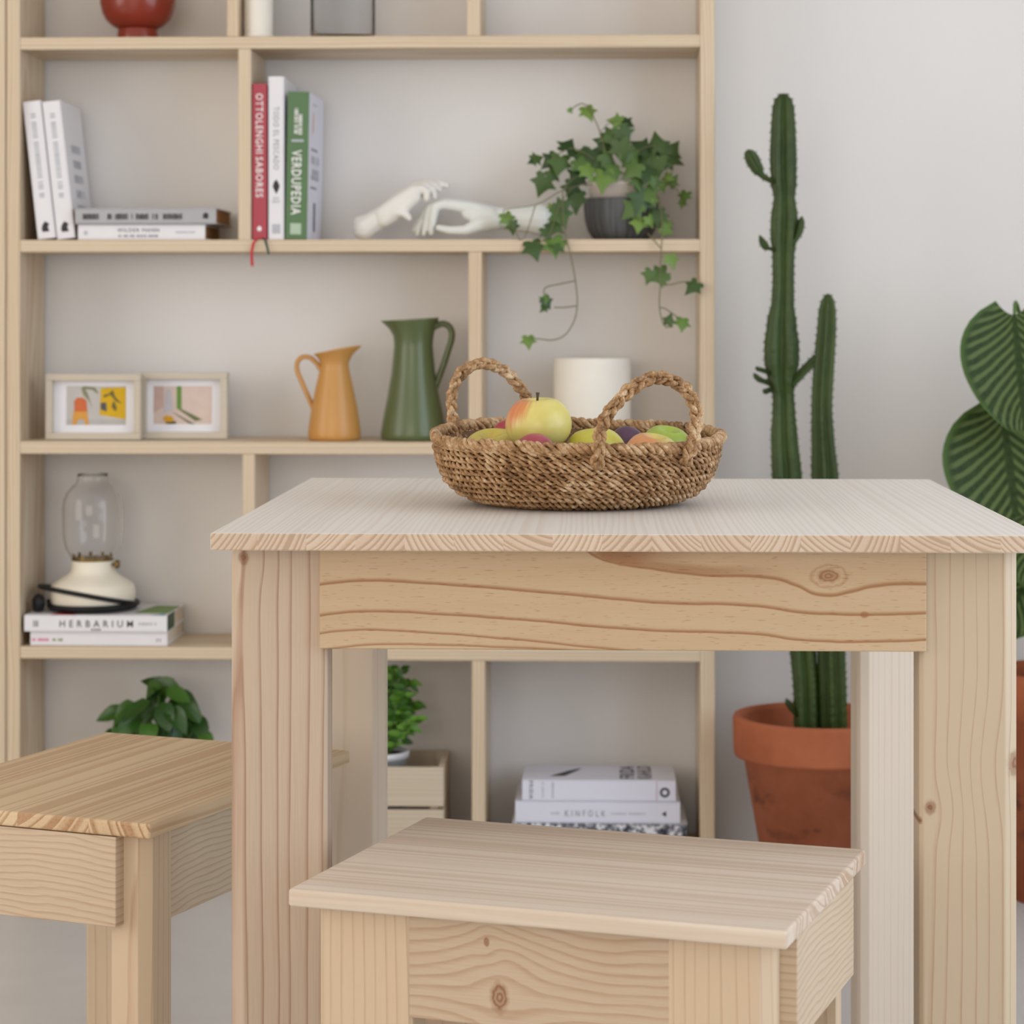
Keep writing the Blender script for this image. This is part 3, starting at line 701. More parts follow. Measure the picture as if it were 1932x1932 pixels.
frame('pine picture frame with an orange vase and yellow panel print, overlapping the other frame', 85, 267, 710, 835, 4.192, (122, 236, 733, 807),
      [((186, 183, 180), [(-.5, -.5), (.5, -.5), (.5, -.36), (-.5, -.36)]),
       ((214, 172, 40), [(.06, -.24), (.5, -.36), (.5, .47), (.08, .45)]),
       (OL, [(-.25, .45), (-.20, .5), (-.02, .46), (.05, .30), (.0, .32), (-.06, .40), (-.18, .42), (-.14, .30), (-.06, -.08), (-.12, .12), (-.22, .28)]),
       ((206, 112, 70), [(-.36, -.30), (-.14, -.30), (-.16, .12), (-.22, .20), (-.32, .20), (-.37, .10)]),
       ((216, 158, 78), [(-.40, -.5), (-.33, -.5), (-.30, -.36), (-.20, -.36), (-.18, -.5), (-.12, -.5), (-.15, -.16), (-.38, -.16)]),
       ((92, 92, 96), [(.08, -.10), (.18, -.16), (.17, .08), (.08, .06)]),
       ((112, 104, 66), [(.14, .20), (.24, .28), (.34, .10), (.44, .04), (.32, .22), (.28, .40), (.22, .30), (.12, .26)]),
       ((112, 104, 66), [(.26, -.02), (.33, -.16), (.35, -.06), (.30, .12)])], GR)
frame('pine picture frame with a pink and green abstract print, behind the orange vase one', 262, 430, 707, 833, 4.226, (287, 398, 733, 805),
      [((216, 196, 184), [(0, -.08), (.5, -.5), (.5, .5), (-.04, .5)]),
       ((196, 168, 160), [(-.5, -.2), (-.33, -.05), (-.33, .5), (-.5, .5)]),
       ((190, 186, 192), [(-.33, -.2), (-.16, -.16), (-.2, .42), (-.28, .42)]),
       ((108, 146, 70), [(-.10, -.10), (-.02, -.12), (-.02, .5), (-.10, .5)]),
       ((116, 122, 84), [(-.08, -.10), (0, -.12), (.34, -.38), (.22, -.42)]),
       ((138, 132, 116), [(-.18, -.18), (-.12, -.22), (.22, -.5), (.12, -.5)]),
       ((206, 156, 40), [(-.34, -.34), (-.28, -.28), (-.18, -.30), (-.14, -.42), (-.28, -.46)]),
       ((70, 70, 46), [(-.30, -.46), (-.12, -.43), (-.10, -.49), (-.26, -.5)])], (212, 192, 182))

# ------------------------------------------------------------------ jugs, bowl, vases, cylinder
def jug(name, label, uc, vb, Y, prof, spout, rimtilt, handle, mat):
    k = px(Y); c = at(uc, vb, Y)
    t = thing(name, label, 'jug', (c.x, Y, SZ[3]+.0003), (0, 0, 0))
    zs = [((vb - v) * k, r * k) for v, r in prof]; zt = zs[-1][0]; zn = zs[-5][0]
    P = [(0.0001, 0)] + [(r, z) for z, r in zs]
    inner = [(max(r - .0022, .001), z) for z, r in reversed(zs) if z > .012] + [(0.0001, .012)]
    P += inner
    def fn(p, a, kk):
        wgt = max(0, (p.z - zn) / (zt - zn)); wgt = min(1, wgt)
        d = cos(a) if spout > 0 else -cos(a)
        q = Vector(p)
        e = max(0, d) ** 4 * wgt ** 1.6
        q.x += (1 if spout > 0 else -1) * e * abs(spout) * k
        q.y *= 1 - .25 * e
        q.z += wgt * rimtilt * k * cos(a)
        return q
    MB().lathe(P, n=48, fn=fn).build('body', mat, t)
    pts = [at(u, v, Y) - Vector((c.x, Y, SZ[3]+.0003)) for u, v, _ in handle]
    # smooth the handle path
    def cr(P, n=5):
        o = []
        for i in range(len(P)-1):
            p0, p1, p2, p3 = P[max(i-1, 0)], P[i], P[i+1], P[min(i+2, len(P)-1)]
            for j in range(n):
                s = j/n; o.append(0.5*((2*p1)+(p2-p0)*s+(2*p0-5*p1+4*p2-p3)*s*s+(3*p1-p0-3*p2+p3)*s**3))
        return o + [P[-1]]
    MB().tube(cr(pts), handle[0][2]*k, 10, flat=1.9, up=Vector((0, 1, 0))).build('handle', mat, t)
    return t
M['mustard'] = plain('mustard_enamel', (202, 148, 80), .36, .5, .05, 8)
M['bottle'] = plain('olive_green_enamel', (92, 104, 66), .30, .5, .05, 8)
jug('enamel_jug', 'mustard yellow enamel jug with its handle on the left', 631, 832, 4.225,
    [(832, 47), (829, 49.5), (822, 50.3), (800, 48), (769, 43), (735, 36), (707, 30), (696, 27.6), (690, 27), (683, 28.5), (674, 32), (666, 37.5), (663, 39.5), (661.5, 39)],
    13, 8.0, [(605, 697, 4.6), (596, 684, 4.6), (584, 674.5, 4.6), (570, 674, 4.6), (561, 684, 4.6), (561, 700, 4.6), (570, 722, 4.6), (580, 745, 4.6), (588, 764, 4.6), (592, 775, 4.6)], M['mustard'])
jug('enamel_jug', 'tall olive green enamel jug with its handle on the right', 780, 832, 4.235,
    [(832, 59), (828, 61.5), (820, 62), (790, 57), (750, 49), (707, 41.5), (670, 38), (655, 36.8), (648, 37), (636, 38.5), (622, 42), (610, 46.5), (606, 48.5), (604.5, 48)],
    -14, 3.0, [(818, 618, 6.0), (832, 611, 6.0), (845, 614, 6.0), (852, 625, 6.0), (852, 640, 6.0), (846, 660, 6.0), (838, 685, 6.0), (829, 710, 6.0), (820, 735, 6.0), (816, 748, 6.0)], M['bottle'])
Y = 4.25; k = px(Y); c = at(1117, 833, Y)
M['cream'] = plain('matt_cream_ceramic', (240, 234, 222), .6, .3, .015)
t = thing('cylinder_pot', 'plain cream white cylinder standing behind the fruit basket', 'pot', (c.x, Y, SZ[3]+.0003))
MB().lathe([(.0001, 0), (70*k, 0), (73*k, .003), (73*k, 152*k), (72.3*k, 154*k), (69*k, 154*k), (68*k, 152*k)], n=64).build('body', M['cream'], t)
MB().lathe([(.0001, 146*k), (68*k, 146*k)], n=48).build('inner_disc', M['cream'], t)
# red footed bowl
Y = 4.235; k = px(Y); c = at(260, 68, Y)
M['rust'] = plain('glazed_rust_ceramic', (136, 50, 34), .22, .5, .06, 20)
def pz(v): return (68 - v) * k
t = thing('footed_bowl', 'glossy rust red footed bowl on the top visible shelf', 'bowl', (c.x, Y, SZ[1]+.0003))
MB().lathe([(.0001, 0), (40*k, 0), (40.5*k, pz(66)), (38.5*k, pz(55)), (37.5*k, pz(45)), (37*k, pz(43.5))], n=48).build('foot', M['rust'], t)
MB().lathe([(.0001, pz(44)), (37*k, pz(43.5)), (48*k, pz(38)), (60*k, pz(27)), (67*k, pz(13)), (71*k, pz(-4)), (72*k, pz(-22)), (69*k, pz(-44)), (64*k, pz(-58)), (62*k, pz(-59)),
            (65*k, pz(-44)), (68*k, pz(-22)), (63*k, pz(13)), (45*k, pz(33)), (.0001, pz(38))], n=48).build('bowl', M['rust'], t)
# white cylinder vase + glass vase on the top visible shelf
Y = 4.19; k = px(Y) * .87; c = at(488, 66, Y)
t = thing('vase', 'white ceramic cylinder vase beside the divider on the top visible shelf', 'vase', (c.x, Y, SZ[1]+.0003))
MB().lathe([(.0001, 0), (30*k, 0), (31*k, .002), (31*k, 168*k), (33*k, 172*k), (33*k, 174*k), (29*k, 174*k), (28*k, 160*k), (28*k, .006), (.0001, .006)], n=40).build('body', M['cream'], t)
MB().lathe([(31.4*k, .0005), (32.2*k, .002), (32.2*k, .006), (31.2*k, .007)], n=40).build('foot_ring', M['cream'], t)
def glass_mat(name, tint=(1, 1, 1, 1), ior=1.45):
    n = NT(name)
    z_ = n.noise(n.coord(), 6, 1)
    return n.out(n.ramp(z_, [(0, tint), (1, tint)]), 0.0, .5, Transmission_Weight=1.0, IOR=ior)
M['glass'] = glass_mat('clear_glass', ior=1.3)
M['glass_thin'] = glass_mat('clear_thin_glass', (.97, .98, .99, 1), ior=1.12)
Y = 4.243; k = px(Y); c = at(647, 65, Y)
t = thing('glass_vase', 'clear glass cylinder vase on the top visible shelf', 'vase', (c.x, Y, SZ[1]+.0003))
MB().lathe([(.0001, 0), (60*k, 0), (61*k, .002), (61*k, 210*k), (59.5*k, 211*k), (58*k, 210*k), (58*k, .010), (.0001, .008)], n=56).build('body', M['glass_thin'], t)
MB().lathe([(57.5*k, 206*k), (61.5*k, 206*k), (62*k, 209*k), (61.5*k, 212*k), (58*k, 212*k), (57.5*k, 209*k)], n=56).build('rim', M['glass'], t)

# ------------------------------------------------------------------ oil-lamp style table lamp on the books
Y = 4.235; k = px(Y); LZ0 = HBZ + 31*s4 + .0005; uc = 175
c = at(uc, 1143, Y)
def lz(v): return (1143 - v) * k
lamp = thing('table_lamp', 'cream oil-lamp style table lamp with clear glass chimney and coiled black cord', 'lamp', (c.x, Y, LZ0))
M['lampcream'] = plain('cream_lamp_enamel', (238, 230, 212), .42, .45, .02)
M['brass'] = plain('aged_brass', (138, 112, 62), .35, .5, .05, Metallic=.9)
M['rubber'] = plain('black_cord_rubber', (24, 25, 27), .5, .3)
body = MB().lathe([(.0001, 0), (62*k, 0), (72*k, lz(1139)), (79*k, lz(1127)), (80.5*k, lz(1112)), (79*k, lz(1098)), (74*k, lz(1092)), (60*k, lz(1083)), (48*k, lz(1076)), (41.5*k, lz(1069)),
                   (40.5*k, lz(1060)), (40*k, lz(1051)), (38*k, lz(1049)), (.0001, lz(1049))], n=56).build('base', M['lampcream'], lamp)
MB().lathe([(38.5*k, lz(1049.5)), (39.8*k, lz(1049)), (39.8*k, lz(1045)), (38.5*k, lz(1044))], n=48).build('gallery_ring', M['brass'], lamp)
for i in range(10):
    a = 2*pi*i/10
    MB().box(-.0025, .0025, -.0008, .0008, 0, .011).build('prong', M['brass'], lamp)
    o = lamp.children[-1] if False else bpy.data.objects[[o.name for o in lamp.children if o.name.startswith('prong')][-1]]
pr = [o for o in lamp.children if o.name.startswith('prong')]
for i, o in enumerate(pr):
    a = 2*pi*i/len(pr); o.location = (37.5*k*cos(a), 37.5*k*sin(a), lz(1049)); o.rotation_euler = (0, 0, a + pi/2)
gp = [(38*k, lz(1048)), (43*k, lz(1040)), (51*k, lz(1027)), (55*k, lz(1010)), (56.5*k, lz(985)), (56.5*k, lz(950)), (54.5*k, lz(934)), (49*k, lz(921)), (40*k, lz(911)), (32*k, lz(904)), (29*k, lz(898)), (28.5*k, lz(890)), (29.5*k, lz(886))]
MB().lathe(gp + [(r - .0012, z) for r, z in reversed(gp)], n=56).build('chimney', M['glass'], lamp)
# knob
kn = MB().tube([(40*k, -.01, lz(1056)), (46*k, -.011, lz(1056)), (47*k, -.0112, lz(1056)), (52*k, -.012, lz(1056))], [.0025, .0025, .0075, .0075], 12).build('knob', M['brass'], lamp)
# cord: one raised loop round the base and one coil lying on the book
def cpath(pts, n=6, closed=False):
    P = [Vector(p) for p in pts]; o = []; m = len(P)
    for i in range(m if closed else m-1):
        g = lambda j: P[j % m] if closed else P[min(max(j, 0), m-1)]
        p0, p1, p2, p3 = g(i-1), g(i), g(i+1), g(i+2)
        for j in range(n):
            s = j/n; o.append(0.5*((2*p1)+(p2-p0)*s+(2*p0-5*p1+4*p2-p3)*s*s+(3*p1-p0-3*p2+p3)*s**3))
    return o if closed else o + [P[-1]]
loop = []
for i in range(16):
    a = 2*pi*i/16; rr = 88*k
    loop.append((-.004 + rr*1.02*cos(a)*(1.06 if cos(a) < 0 else .97), rr*.96*sin(a), lz(1115) - 16*k*cos(a) - 9*k*sin(a)))
cord = MB().tube(cpath(loop, 5, True), .0042, 8, closed=True).build('cord', M['rubber'], lamp)
coil = []
for i in range(30):
    a = 2*pi*i/14 + 2.6; rr = (77 + i*.35)*k
    coil.append((rr*cos(a), rr*.98*sin(a), .0043 + .0040*(i/14.0)))
MB().tube(cpath(coil, 5), .0042, 8).build('cord', M['rubber'], lamp)
MB().lathe([(.0001, -.016), (.009, -.014), (.0115, -.004), (.0115, .006), (.007, .013), (.0001, .016)], (-92*k, -.045, .0165), 16).build('plug', M['rubber'], lamp)

# ------------------------------------------------------------------ plaster hands
M['plaster'] = plain('white_plaster', (236, 233, 226), .6, .3, .02)
M['plaster2'] = plain('cool_white_plaster', (228, 230, 224), .55, .3, .02)
def sculpt(name, parts, voxel, mat, parent):
    m = MB()
    for pts, rad in parts:
        P, RR = [], []
        for i in range(len(pts)-1):
            for j in range(6):
                s = j/6; P.append(Vector(pts[i]).lerp(Vector(pts[i+1]), s)); RR.append((rad[i]*(1-s)+rad[i+1]*s)*1.1)
        P.append(Vector(pts[-1])); RR.append(rad[-1]*1.1)
        m.tube(P, RR, 12)
        for e in (0, -1):
            q, r = P[e], RR[e]
            m.lathe([(.0001, -r), (r*.5, -r*.866), (r*.866, -r*.5), (r, 0), (r*.866, r*.5), (r*.5, r*.866), (.0001, r)], q, 12)
    o = m.build(name, mat, parent)
    md = o.modifiers.new('r', 'REMESH'); md.mode = 'VOXEL'; md.voxel_size = voxel; md.use_smooth_shade = True
    ms = o.modifiers.new('s', 'SMOOTH'); ms.factor = .5; ms.iterations = 3
    dg = bpy.context.evaluated_depsgraph_get()
    me = bpy.data.meshes.new_from_object(o.evaluated_get(dg)); o.modifiers.clear(); o.data = me
    for p in me.polygons: p.use_smooth = True
    if not me.materials: me.materials.append(mat)
    return o
Yh = 4.245; kh = px(Yh)
def hp(lst, org):
    return [at(u, v, Yh) + Vector((0, d*.001, 0)) - org for u, v, d, r in lst], [r*kh for u, v, d, r in lst]
c = at(700, 448, Yh); org = Vector((c.x, Yh, SZ[2]))
h1 = thing('hand_sculpture', 'white plaster hand rising from its wrist on the left, resting on the other hand', 'sculpture', org, group='plaster hands')
sculpt('hand', [hp([(687, 431, 0, 21), (703, 418, 0, 18.5), (724, 406, 0, 17)], org), hp([(678, 420, 0, 12), (700, 415, 0, 13)], org), hp([(694, 442, 0, 6.5), (712, 424, 0, 12)], org),
                hp([(724, 405, -8, 16), (752, 382, -14, 13), (782, 360, -17, 9.5)], org), hp([(724, 404, 8, 16), (750, 377, 12, 14), (786, 349, 15, 9.5)], org), hp([(730, 402, 0, 17), (755, 381, 0, 17), (788, 355, 0, 12.5)], org),
                hp([(784, 350, 15, 9), (800, 344, 16, 7.5), (822, 344, 18, 6.6), (842, 349, 19, 5.2)], org),
                hp([(786, 350, 5, 8.5), (802, 345, 6, 7.5), (820, 350, 7, 6.6), (828, 357, 8, 5.5)], org),
                hp([(786, 354, -5, 8.5), (804, 351, -5, 7.4), (818, 359, -5, 6.3), (820, 372, -5, 5.2)], org),
                hp([(780, 361, -16, 8.5), (797, 357, -17, 7.4), (808, 363, -17, 6.3), (806, 376, -17, 5.2)], org),
                hp([(726, 413, -8, 15), (754, 398, -14, 14), (784, 374, -18, 11)], org), hp([(728, 410, 2, 15), (756, 392, 0, 14), (788, 366, -4, 11)], org), hp([(744, 402, -18, 10), (760, 402, -24, 7.5), (770, 407, -26, 6.4), (774, 413, -26, 5.2)], org)], .0022, M['plaster'], h1)
c = at(930, 448, Yh); org = Vector((c.x, Yh, SZ[2]))
h2 = thing('hand_sculpture', 'white plaster hand lying with fingers hanging down, partly behind the ivy', 'sculpture', org, group='plaster hands')
sculpt('hand', [hp([(1017, 414, 0, 27), (985, 413, 0, 23), (950, 412, 0, 19), (925, 408, 0, 17.5)], org),
                hp([(925, 404, 10, 15), (890, 391, 15, 12), (845, 384, 17, 9.5)], org), hp([(925, 406, -8, 15), (890, 393, -12, 12), (840, 386, -15, 9.5)], org), hp([(925, 404, 0, 16), (885, 391, 0, 13), (842, 384, 0, 10.5)], org),
                hp([(838, 387, -16, 9), (823, 391, -17, 8), (819, 412, -17, 7), (815, 440, -16, 5.3)], org),
                hp([(836, 385, -5, 9), (814, 392, -6, 8), (807, 414, -7, 7), (801, 441, -7, 5.3)], org),
                hp([(836, 385, 6, 9), (806, 393, 6, 8), (796, 415, 6, 7), (788, 441, 6, 5.3)], org),
                hp([(838, 385, 17, 8.5), (806, 392, 18, 7.2), (792, 412, 18, 6.2), (781, 434, 18, 5)], org),
                hp([(930, 412, -10, 15), (900, 408, -12, 14), (884, 404, -12, 12)], org), hp([(935, 418, -12, 15), (908, 423, -20, 14), (880, 436, -27, 9), (850, 436, -28, 7.6), (829, 431, -28, 5.6)], org)], .0022, M['plaster2'], h2)

# ------------------------------------------------------------------ leaves
def leaf_mat(name, a, b, rough=.45, spec=.4, tr=0.0, scale=40):
    n = NT(name); z_ = n.noise(n.coord(), scale, 3); r_ = n.rand()
    f = n.add(n.mul(z_, .5), n.mul(r_, .6), -.05)
    return n.out(n.ramp(f, [(.15, lin(a)), (.8, lin(b))]), rough, spec)
M['ivy'] = leaf_mat('ivy_leaf', (40, 66, 30), (84, 112, 52))
M['ivy_young'] = leaf_mat('young_ivy_leaf', (84, 118, 48), (112, 140, 60))
M['stem'] = plain('ivy_stem', (112, 110, 76), .6)
M['stem_green'] = plain('green_stem', (84, 112, 52), .6)
def leaf_mesh(name, half, fold=.16, droop=.18, center=.3):
    pts = half + [(-x, y) for x, y in reversed(half[1:-1])]
    vs = [(x, y, -fold*abs(x) - droop*y*y) for x, y in pts]; n = len(vs)
    mid = [(0, center, 0.02), (0, .65, -.6*droop*.65*.65)]
    vs += mid; m = MB(); fs = []
    h = len(half) - 1
    for i in range(n):
        j = (i+1) % n
        q = n + (1 if ((pts[i][1]+pts[j][1])/2 > .55) else 0)
        fs.append((q, i, j))
    fs.append((n, n+1, h if False else 0)) if False else None
    for i in range(n):      # bridge between the two centre points
        j = (i+1) % n; k_ = (i+2) % n
    q0 = [i for i in range(n) if ((pts[i][1]+pts[(i+1) % n][1])/2 > .55)]
    a, b = q0[0], (q0[-1]+1) % n
    fs.append((n, a, n+1)); fs.append((n, n+1, b))
    m.add(vs, fs, True)
    me = m.mesh(name)
    return me
IVY = [(0, 0), (.14, -.14), (.34, -.18), (.46, -.02), (.34, .12), (.64, .36), (.33, .46), (.17, .68), (0, 1.0)]
def orient(nrm, tip):
    """matrix whose z is the leaf normal and y the tip direction"""
    z = Vector(nrm).normalized(); y = Vector(tip); y = (y - z*y.dot(z)); y.normalize(); x = y.cross(z)
    return Matrix((x, y, z)).transposed()
def put_leaf(me, mat, parent, pos, size, nrm, tip, name='leaf', base=False):
    o = bpy.data.objects.new(name, me); C.objects.link(o); o.parent = parent
    m = orient(nrm, tip); p = Vector(pos)
    if not base: p = p - m @ Vector((0, .42, 0)) * size
    o.matrix_local = Matrix.Translation(p) @ m.to_4x4() @ Matrix.Diagonal((size, size, size, 1))
    return o
ivy_me = {}
for nm in ('ivy', 'ivy_young'):
    for q in range(3):
        me = leaf_mesh('leaf', IVY, fold=(.10, .22, .34)[q], droop=(.10, .28, .2)[q]); me.materials.append(M[nm]); ivy_me[(nm, q)] = me
Y = 4.235; k = px(Y); c = at(1172, 446, Y); IO = Vector((c.x, Y, SZ[2]+.0004))
ivy = thing('potted_ivy', 'trailing ivy in a dark grey bowl pot on the shelf', 'potted plant', IO)
n_ = NT('dark_grey_stoneware'); sp = n_.sep(n_.coord()); an = n_.math('ARCTAN2', sp[1], sp[0])
rb = n_.noise(n_.comb(n_.mul(an, 9.0), n_.mul(sp[2], 6.0), 0), 1.0, 3)
M['stone'] = n_.out(n_.ramp(rb, [(.3, lin((62, 62, 62))), (.7, lin((98, 98, 98)))]), .6, .3)
def iz(v): return (446 - v)*k
MB().lathe([(.0001, 0), (46*k, 0), (54*k, iz(442)), (63*k, iz(428)), (68.5*k, iz(408)), (70.5*k, iz(385)), (70.5*k, iz(369)), (69.5*k, iz(367.5)), (67*k, iz(368)), (66*k, iz(385)), (60*k, iz(420)), (.0001, iz(430))], n=48).build('pot', M['stone'], ivy)
M['liner'] = plain('pale_nursery_pot', (216, 204, 192), .6)
MB().lathe([(55*k, iz(420)), (60*k, iz(345)), (63*k, iz(344)), (63*k, iz(336)), (60*k, iz(336)), (57*k, iz(350)), (52*k, iz(420))], n=40).build('inner_pot', M['liner'], ivy)
M['soil'] = plain('dark_soil', (58, 44, 36), .95, .1, .3, 200)
MB().lathe([(.0001, iz(352)), (30*k, iz(351)), (57*k, iz(354))], n=32).build('soil', M['soil'], ivy)
rng = random.Random(11)
# (u, v, size px, tip angle deg (0 = right, 90 = up), young?, depth offset mm)
IV = [(1111,212,27,-70,1,-5),(1077,209,10,-50,1,0),(1160,228,24,170,1,-5),(1183,232,24,-30,0,5),(1148,258,32,200,0,-8),(1178,258,34,-60,0,-12),(1172,287,38,-80,0,-25),(1140,275,34,-120,0,0),
      (1115,300,40,-95,0,-10),(1090,290,30,150,0,5),(1075,272,33,60,0,0),(1055,312,36,-100,0,-8),(1037,305,30,-140,0,0),(1015,298,22,35,0,5),(1005,304,16,-150,0,5),(1022,350,36,-110,0,-10),
      (1045,330,24,-40,0,0),(1087,335,34,-130,0,-18),(1078,360,30,-100,0,-20),(1086,381,34,-90,0,-25),(1112,325,28,-60,1,-28),(1137,343,36,-95,1,-35),(1160,325,30,-80,0,-20),(1195,300,36,-40,0,-20),
      (1207,275,32,150,0,-5),(1237,268,36,100,0,-5),(1245,285,30,-60,0,0),(1270,282,32,50,0,-5),(1268,298,36,-20,0,-10),(1240,315,36,-90,0,-15),(1220,330,32,-110,0,-25),(1190,322,34,-130,0,-28),
      (1205,345,26,-80,0,-30),(1260,305,28,-70,0,0),(1225,300,34,-60,0,-8),(1150,300,30,-30,0,-15),(1128,315,28,-150,0,-12),(1098,315,30,-60,0,-15),(1210,382,44,-110,0,-62),(1190,398,36,-140,0,-66),
      (1226,370,34,-60,0,-60),(1240,412,30,-85,0,-60),(1205,425,26,-100,1,-68),(1228,418,20,-60,1,-66),(1252,352,20,-80,1,-20),(1270,340,22,60,0,-10),(1262,335,18,-30,1,-12),(1255,425,22,-120,1,-50),
      (1235,345,22,-90,0,-30),(1290,372,22,-110,1,0),(1287,385,14,-100,1,0),(1258,435,22,-30,1,-80),(1238,376,14,0,1,-66),
      (960,415,26,-60,1,-60),(968,430,22,-80,0,-60),(1060,410,36,-70,0,-90),(1040,430,32,-110,0,-90),(1063,388,28,30,0,-90),(1033,440,22,-60,0,-92),(1008,470,34,-75,0,-98),(1046,466,34,-80,1,-98),(1055,460,26,40,0,-98),
      (1027,562,16,80,1,-98),(1033,572,20,-60,0,-98),(1025,582,14,-140,0,-98),(997,645,22,-85,1,-98),(1268,494,24,-80,1,-98),(1238,519,34,-160,0,-98),(1225,522,24,-110,0,-98),(1250,525,24,-70,0,-98),(1305,543,28,-130,0,-98),
      (1262,602,20,70,0,-98),(1288,611,24,-100,1,-98),(1041,393,14,-90,1,-80),(1140,318,26,-20,0,-5),(1165,270,28,100,0,0),(1200,315,30,-100,0,0),(1120,285,28,60,0,5),(1218,292,26,60,0,5)]
for (u, v, sz, ang, yo, dy) in IV:
    if v > 320 and 1098 < u < 1246: dy = min(dy, -72)
    p = at(u, v, Y + dy*.001) - IO
    tip = Vector((cos(R(ang)), rng.uniform(-.35, .1), sin(R(ang))))
    nrm = Vector((rng.uniform(-.45, .45), -1, rng.uniform(-.05, .75)))
    q = rng.randrange(3)
    put_leaf(ivy_me[('ivy_young' if yo else 'ivy', q)], None, ivy, p, sz*k*1.2, nrm, tip)
def vine(pts, r=.0011, mat='stem'):
    P = [at(u, v, Y + d*.001) - IO for u, v, d in pts]
    MB().tube(cpath(P, 5), r, 5).build('vine', M[mat], ivy)
vine([(1160, 350, 0), (1145, 300, -10), (1132, 250, -5), (1122, 225, -5), (1110, 203, -5), (1100, 196, 0), (1090, 198, 0), (1078, 206, 0)])
vine([(1150, 350, -10), (1100, 330, -40), (1065, 355, -80), (1062, 400, -92), (1066, 440, -98), (1076, 480, -100), (1084, 520, -100), (1089, 565, -100), (1085, 600, -100), (1068, 630, -100), (1045, 641, -100), (1022, 640, -100), (1000, 637, -100)])
vine([(1084, 530, -100), (1060, 535, -99), (1030, 542, -98), (1026, 555, -98)]); vine([(1089, 577, -100), (1065, 580, -99), (1045, 580, -98)])
vine([(1200, 350, -10), (1235, 360, -50), (1248, 400, -75), (1249, 440, -95), (1247, 480, -99), (1246, 530, -99), (1244, 575, -99), (1249, 605, -99), (1258, 618, -99), (1264, 612, -98)])
vine([(1246, 535, -99), (1265, 537, -99), (1285, 532, -98), (1300, 532, -98)]); vine([(1244, 580, -99), (1256, 583, -98), (1280, 600, -98)]); vine([(1222, 440, -80), (1235, 455, -96), (1246, 468, -99)])
vine([(1120, 340, -20), (1060, 360, -60), (1015, 385, -60), (965, 393, -60), (950, 398, -60), (962, 420, -60), (975, 440, -75), (980, 452, -95), (990, 447, -96), (1000, 420, -75), (1010, 388, -62)], .0009)
vine([(1170, 345, 0), (1200, 290, -10), (1235, 275, -5), (1265, 290, -5)]); vine([(1165, 345, 0), (1120, 300, -10), (1075, 280, -5), (1030, 310, -5)])
vine([(1200, 350, -20), (1262, 345, -20), (1290, 380, 0)], .0008); vine([(1132, 250, -5), (1150, 232, -5), (1170, 228, -5)], .0008)
vine([(1150, 350, -20), (1090, 350, -45), (1060, 380, -85), (1045, 420, -92), (1035, 445, -96), (1012, 462, -98)], .0009)

# ------------------------------------------------------------------ basil and bush on the lower shelf
def grid_leaf(name, nx=4, ny=6, wid=.34, cup=.25, droop=.5, pucker=.03, tipw=.85, uvs=False, base=.06, wave=0.0, cord=0.0):
    vs, fs, uv = [], [], []
    for j in range(ny+1):
        t_ = j/ny; w_ = wid * (max(0, math.sin(pi*(base + (1-base)*t_)**tipw)) ** .75 if 0 < j < ny else 0.002)
        for i in range(nx+1):
            s = -1 + 2*i/nx
            if cord: w_ = wid * max(.002, math.sin(pi*min(1, t_**.70))) ** .62
            if cord and j == 0: w_ = wid * .30
            x = s*w_; yy = t_ - (cord * s*s * (1-t_)**3 if cord else 0); zc = cup*x*x/ max(wid, .01) - droop*t_*t_*.5 + pucker*sin(t_*18 + abs(s)*5) + wave*sin(t_*23)*abs(s)**3
            vs.append((x, yy if cord else t_, zc)); uv.append((s*.5+.5, t_))
    for j in range(ny):
        for i in range(nx):
            a = j*(nx+1)+i; fs.append((a, a+1, a+nx+2, a+nx+1))
    m = MB().add(vs, fs, True); me = m.mesh(name)
    if uvs:
        ul = me.uv_layers.new(name='UVMap')
        for lp in me.loops: ul.data[lp.index].uv = uv[lp.vertex_index]
    return me
M['basil'] = leaf_mat('basil_leaf', (34, 70, 24), (70, 112, 40), .35, .5)
bas_me = []
for q in range(3):
    me = grid_leaf('leaf', 4, 6, .32, (.5, .2, .8)[q], (.9, .5, 1.3)[q], .02); me.materials.append(M['basil']); bas_me.append(me)
Y = 4.235; k = px(Y); c = at(290, 1610, Y); BOZ = Vector((c.x, Y, SZ[5]+.0004))
bas = thing('potted_basil', 'bushy green basil in a clay pot behind the left stool', 'potted plant', BOZ)
M['clay'] = plain('terracotta', (168, 92, 58), .8, .2, .10, 14)
MB().lathe([(.0001, 0), (42*k, 0), (55*k, 95*k), (59*k, 96*k), (60*k, 118*k), (56*k, 119*k), (53*k, 96*k), (.0001, 92*k)], n=36).build('pot', M['clay'], bas)
MB().lathe([(.0001, 110*k), (54*k, 108*k)], n=24).build('soil', M['soil'], bas)
rb = random.Random(5)
BL = [(315,1300,62,-30),(285,1305,55,200),(300,1318,60,-100),(345,1325,62,-40),(260,1335,55,190),(235,1338,52,195),(215,1345,45,210),(275,1350,52,-120),(310,1345,55,-70),(330,1350,52,-60),(355,1345,52,-45),(375,1368,50,-55),
      (245,1365,50,-130),(225,1375,42,-110),(280,1380,50,-90),(305,1380,46,-80),(345,1375,46,-70),(330,1385,44,-90),(260,1390,46,-100),(388,1390,36,-60),(210,1390,40,-120),(296,1290,40,150),(332,1308,45,-10),(365,1395,44,-60),(240,1400,44,-100),(290,1405,44,-80)]
for u, v, sz, ang in BL:
    dy = rb.uniform(-.05, .04)
    p = at(u, v, Y+dy) - BOZ
    put_leaf(bas_me[rb.randrange(3)], None, bas, p, sz*k*1.15, (rb.uniform(-.4, .4), -.55, rb.uniform(.3, 1)), (cos(R(ang)), rb.uniform(-.5, .2), sin(R(ang))))
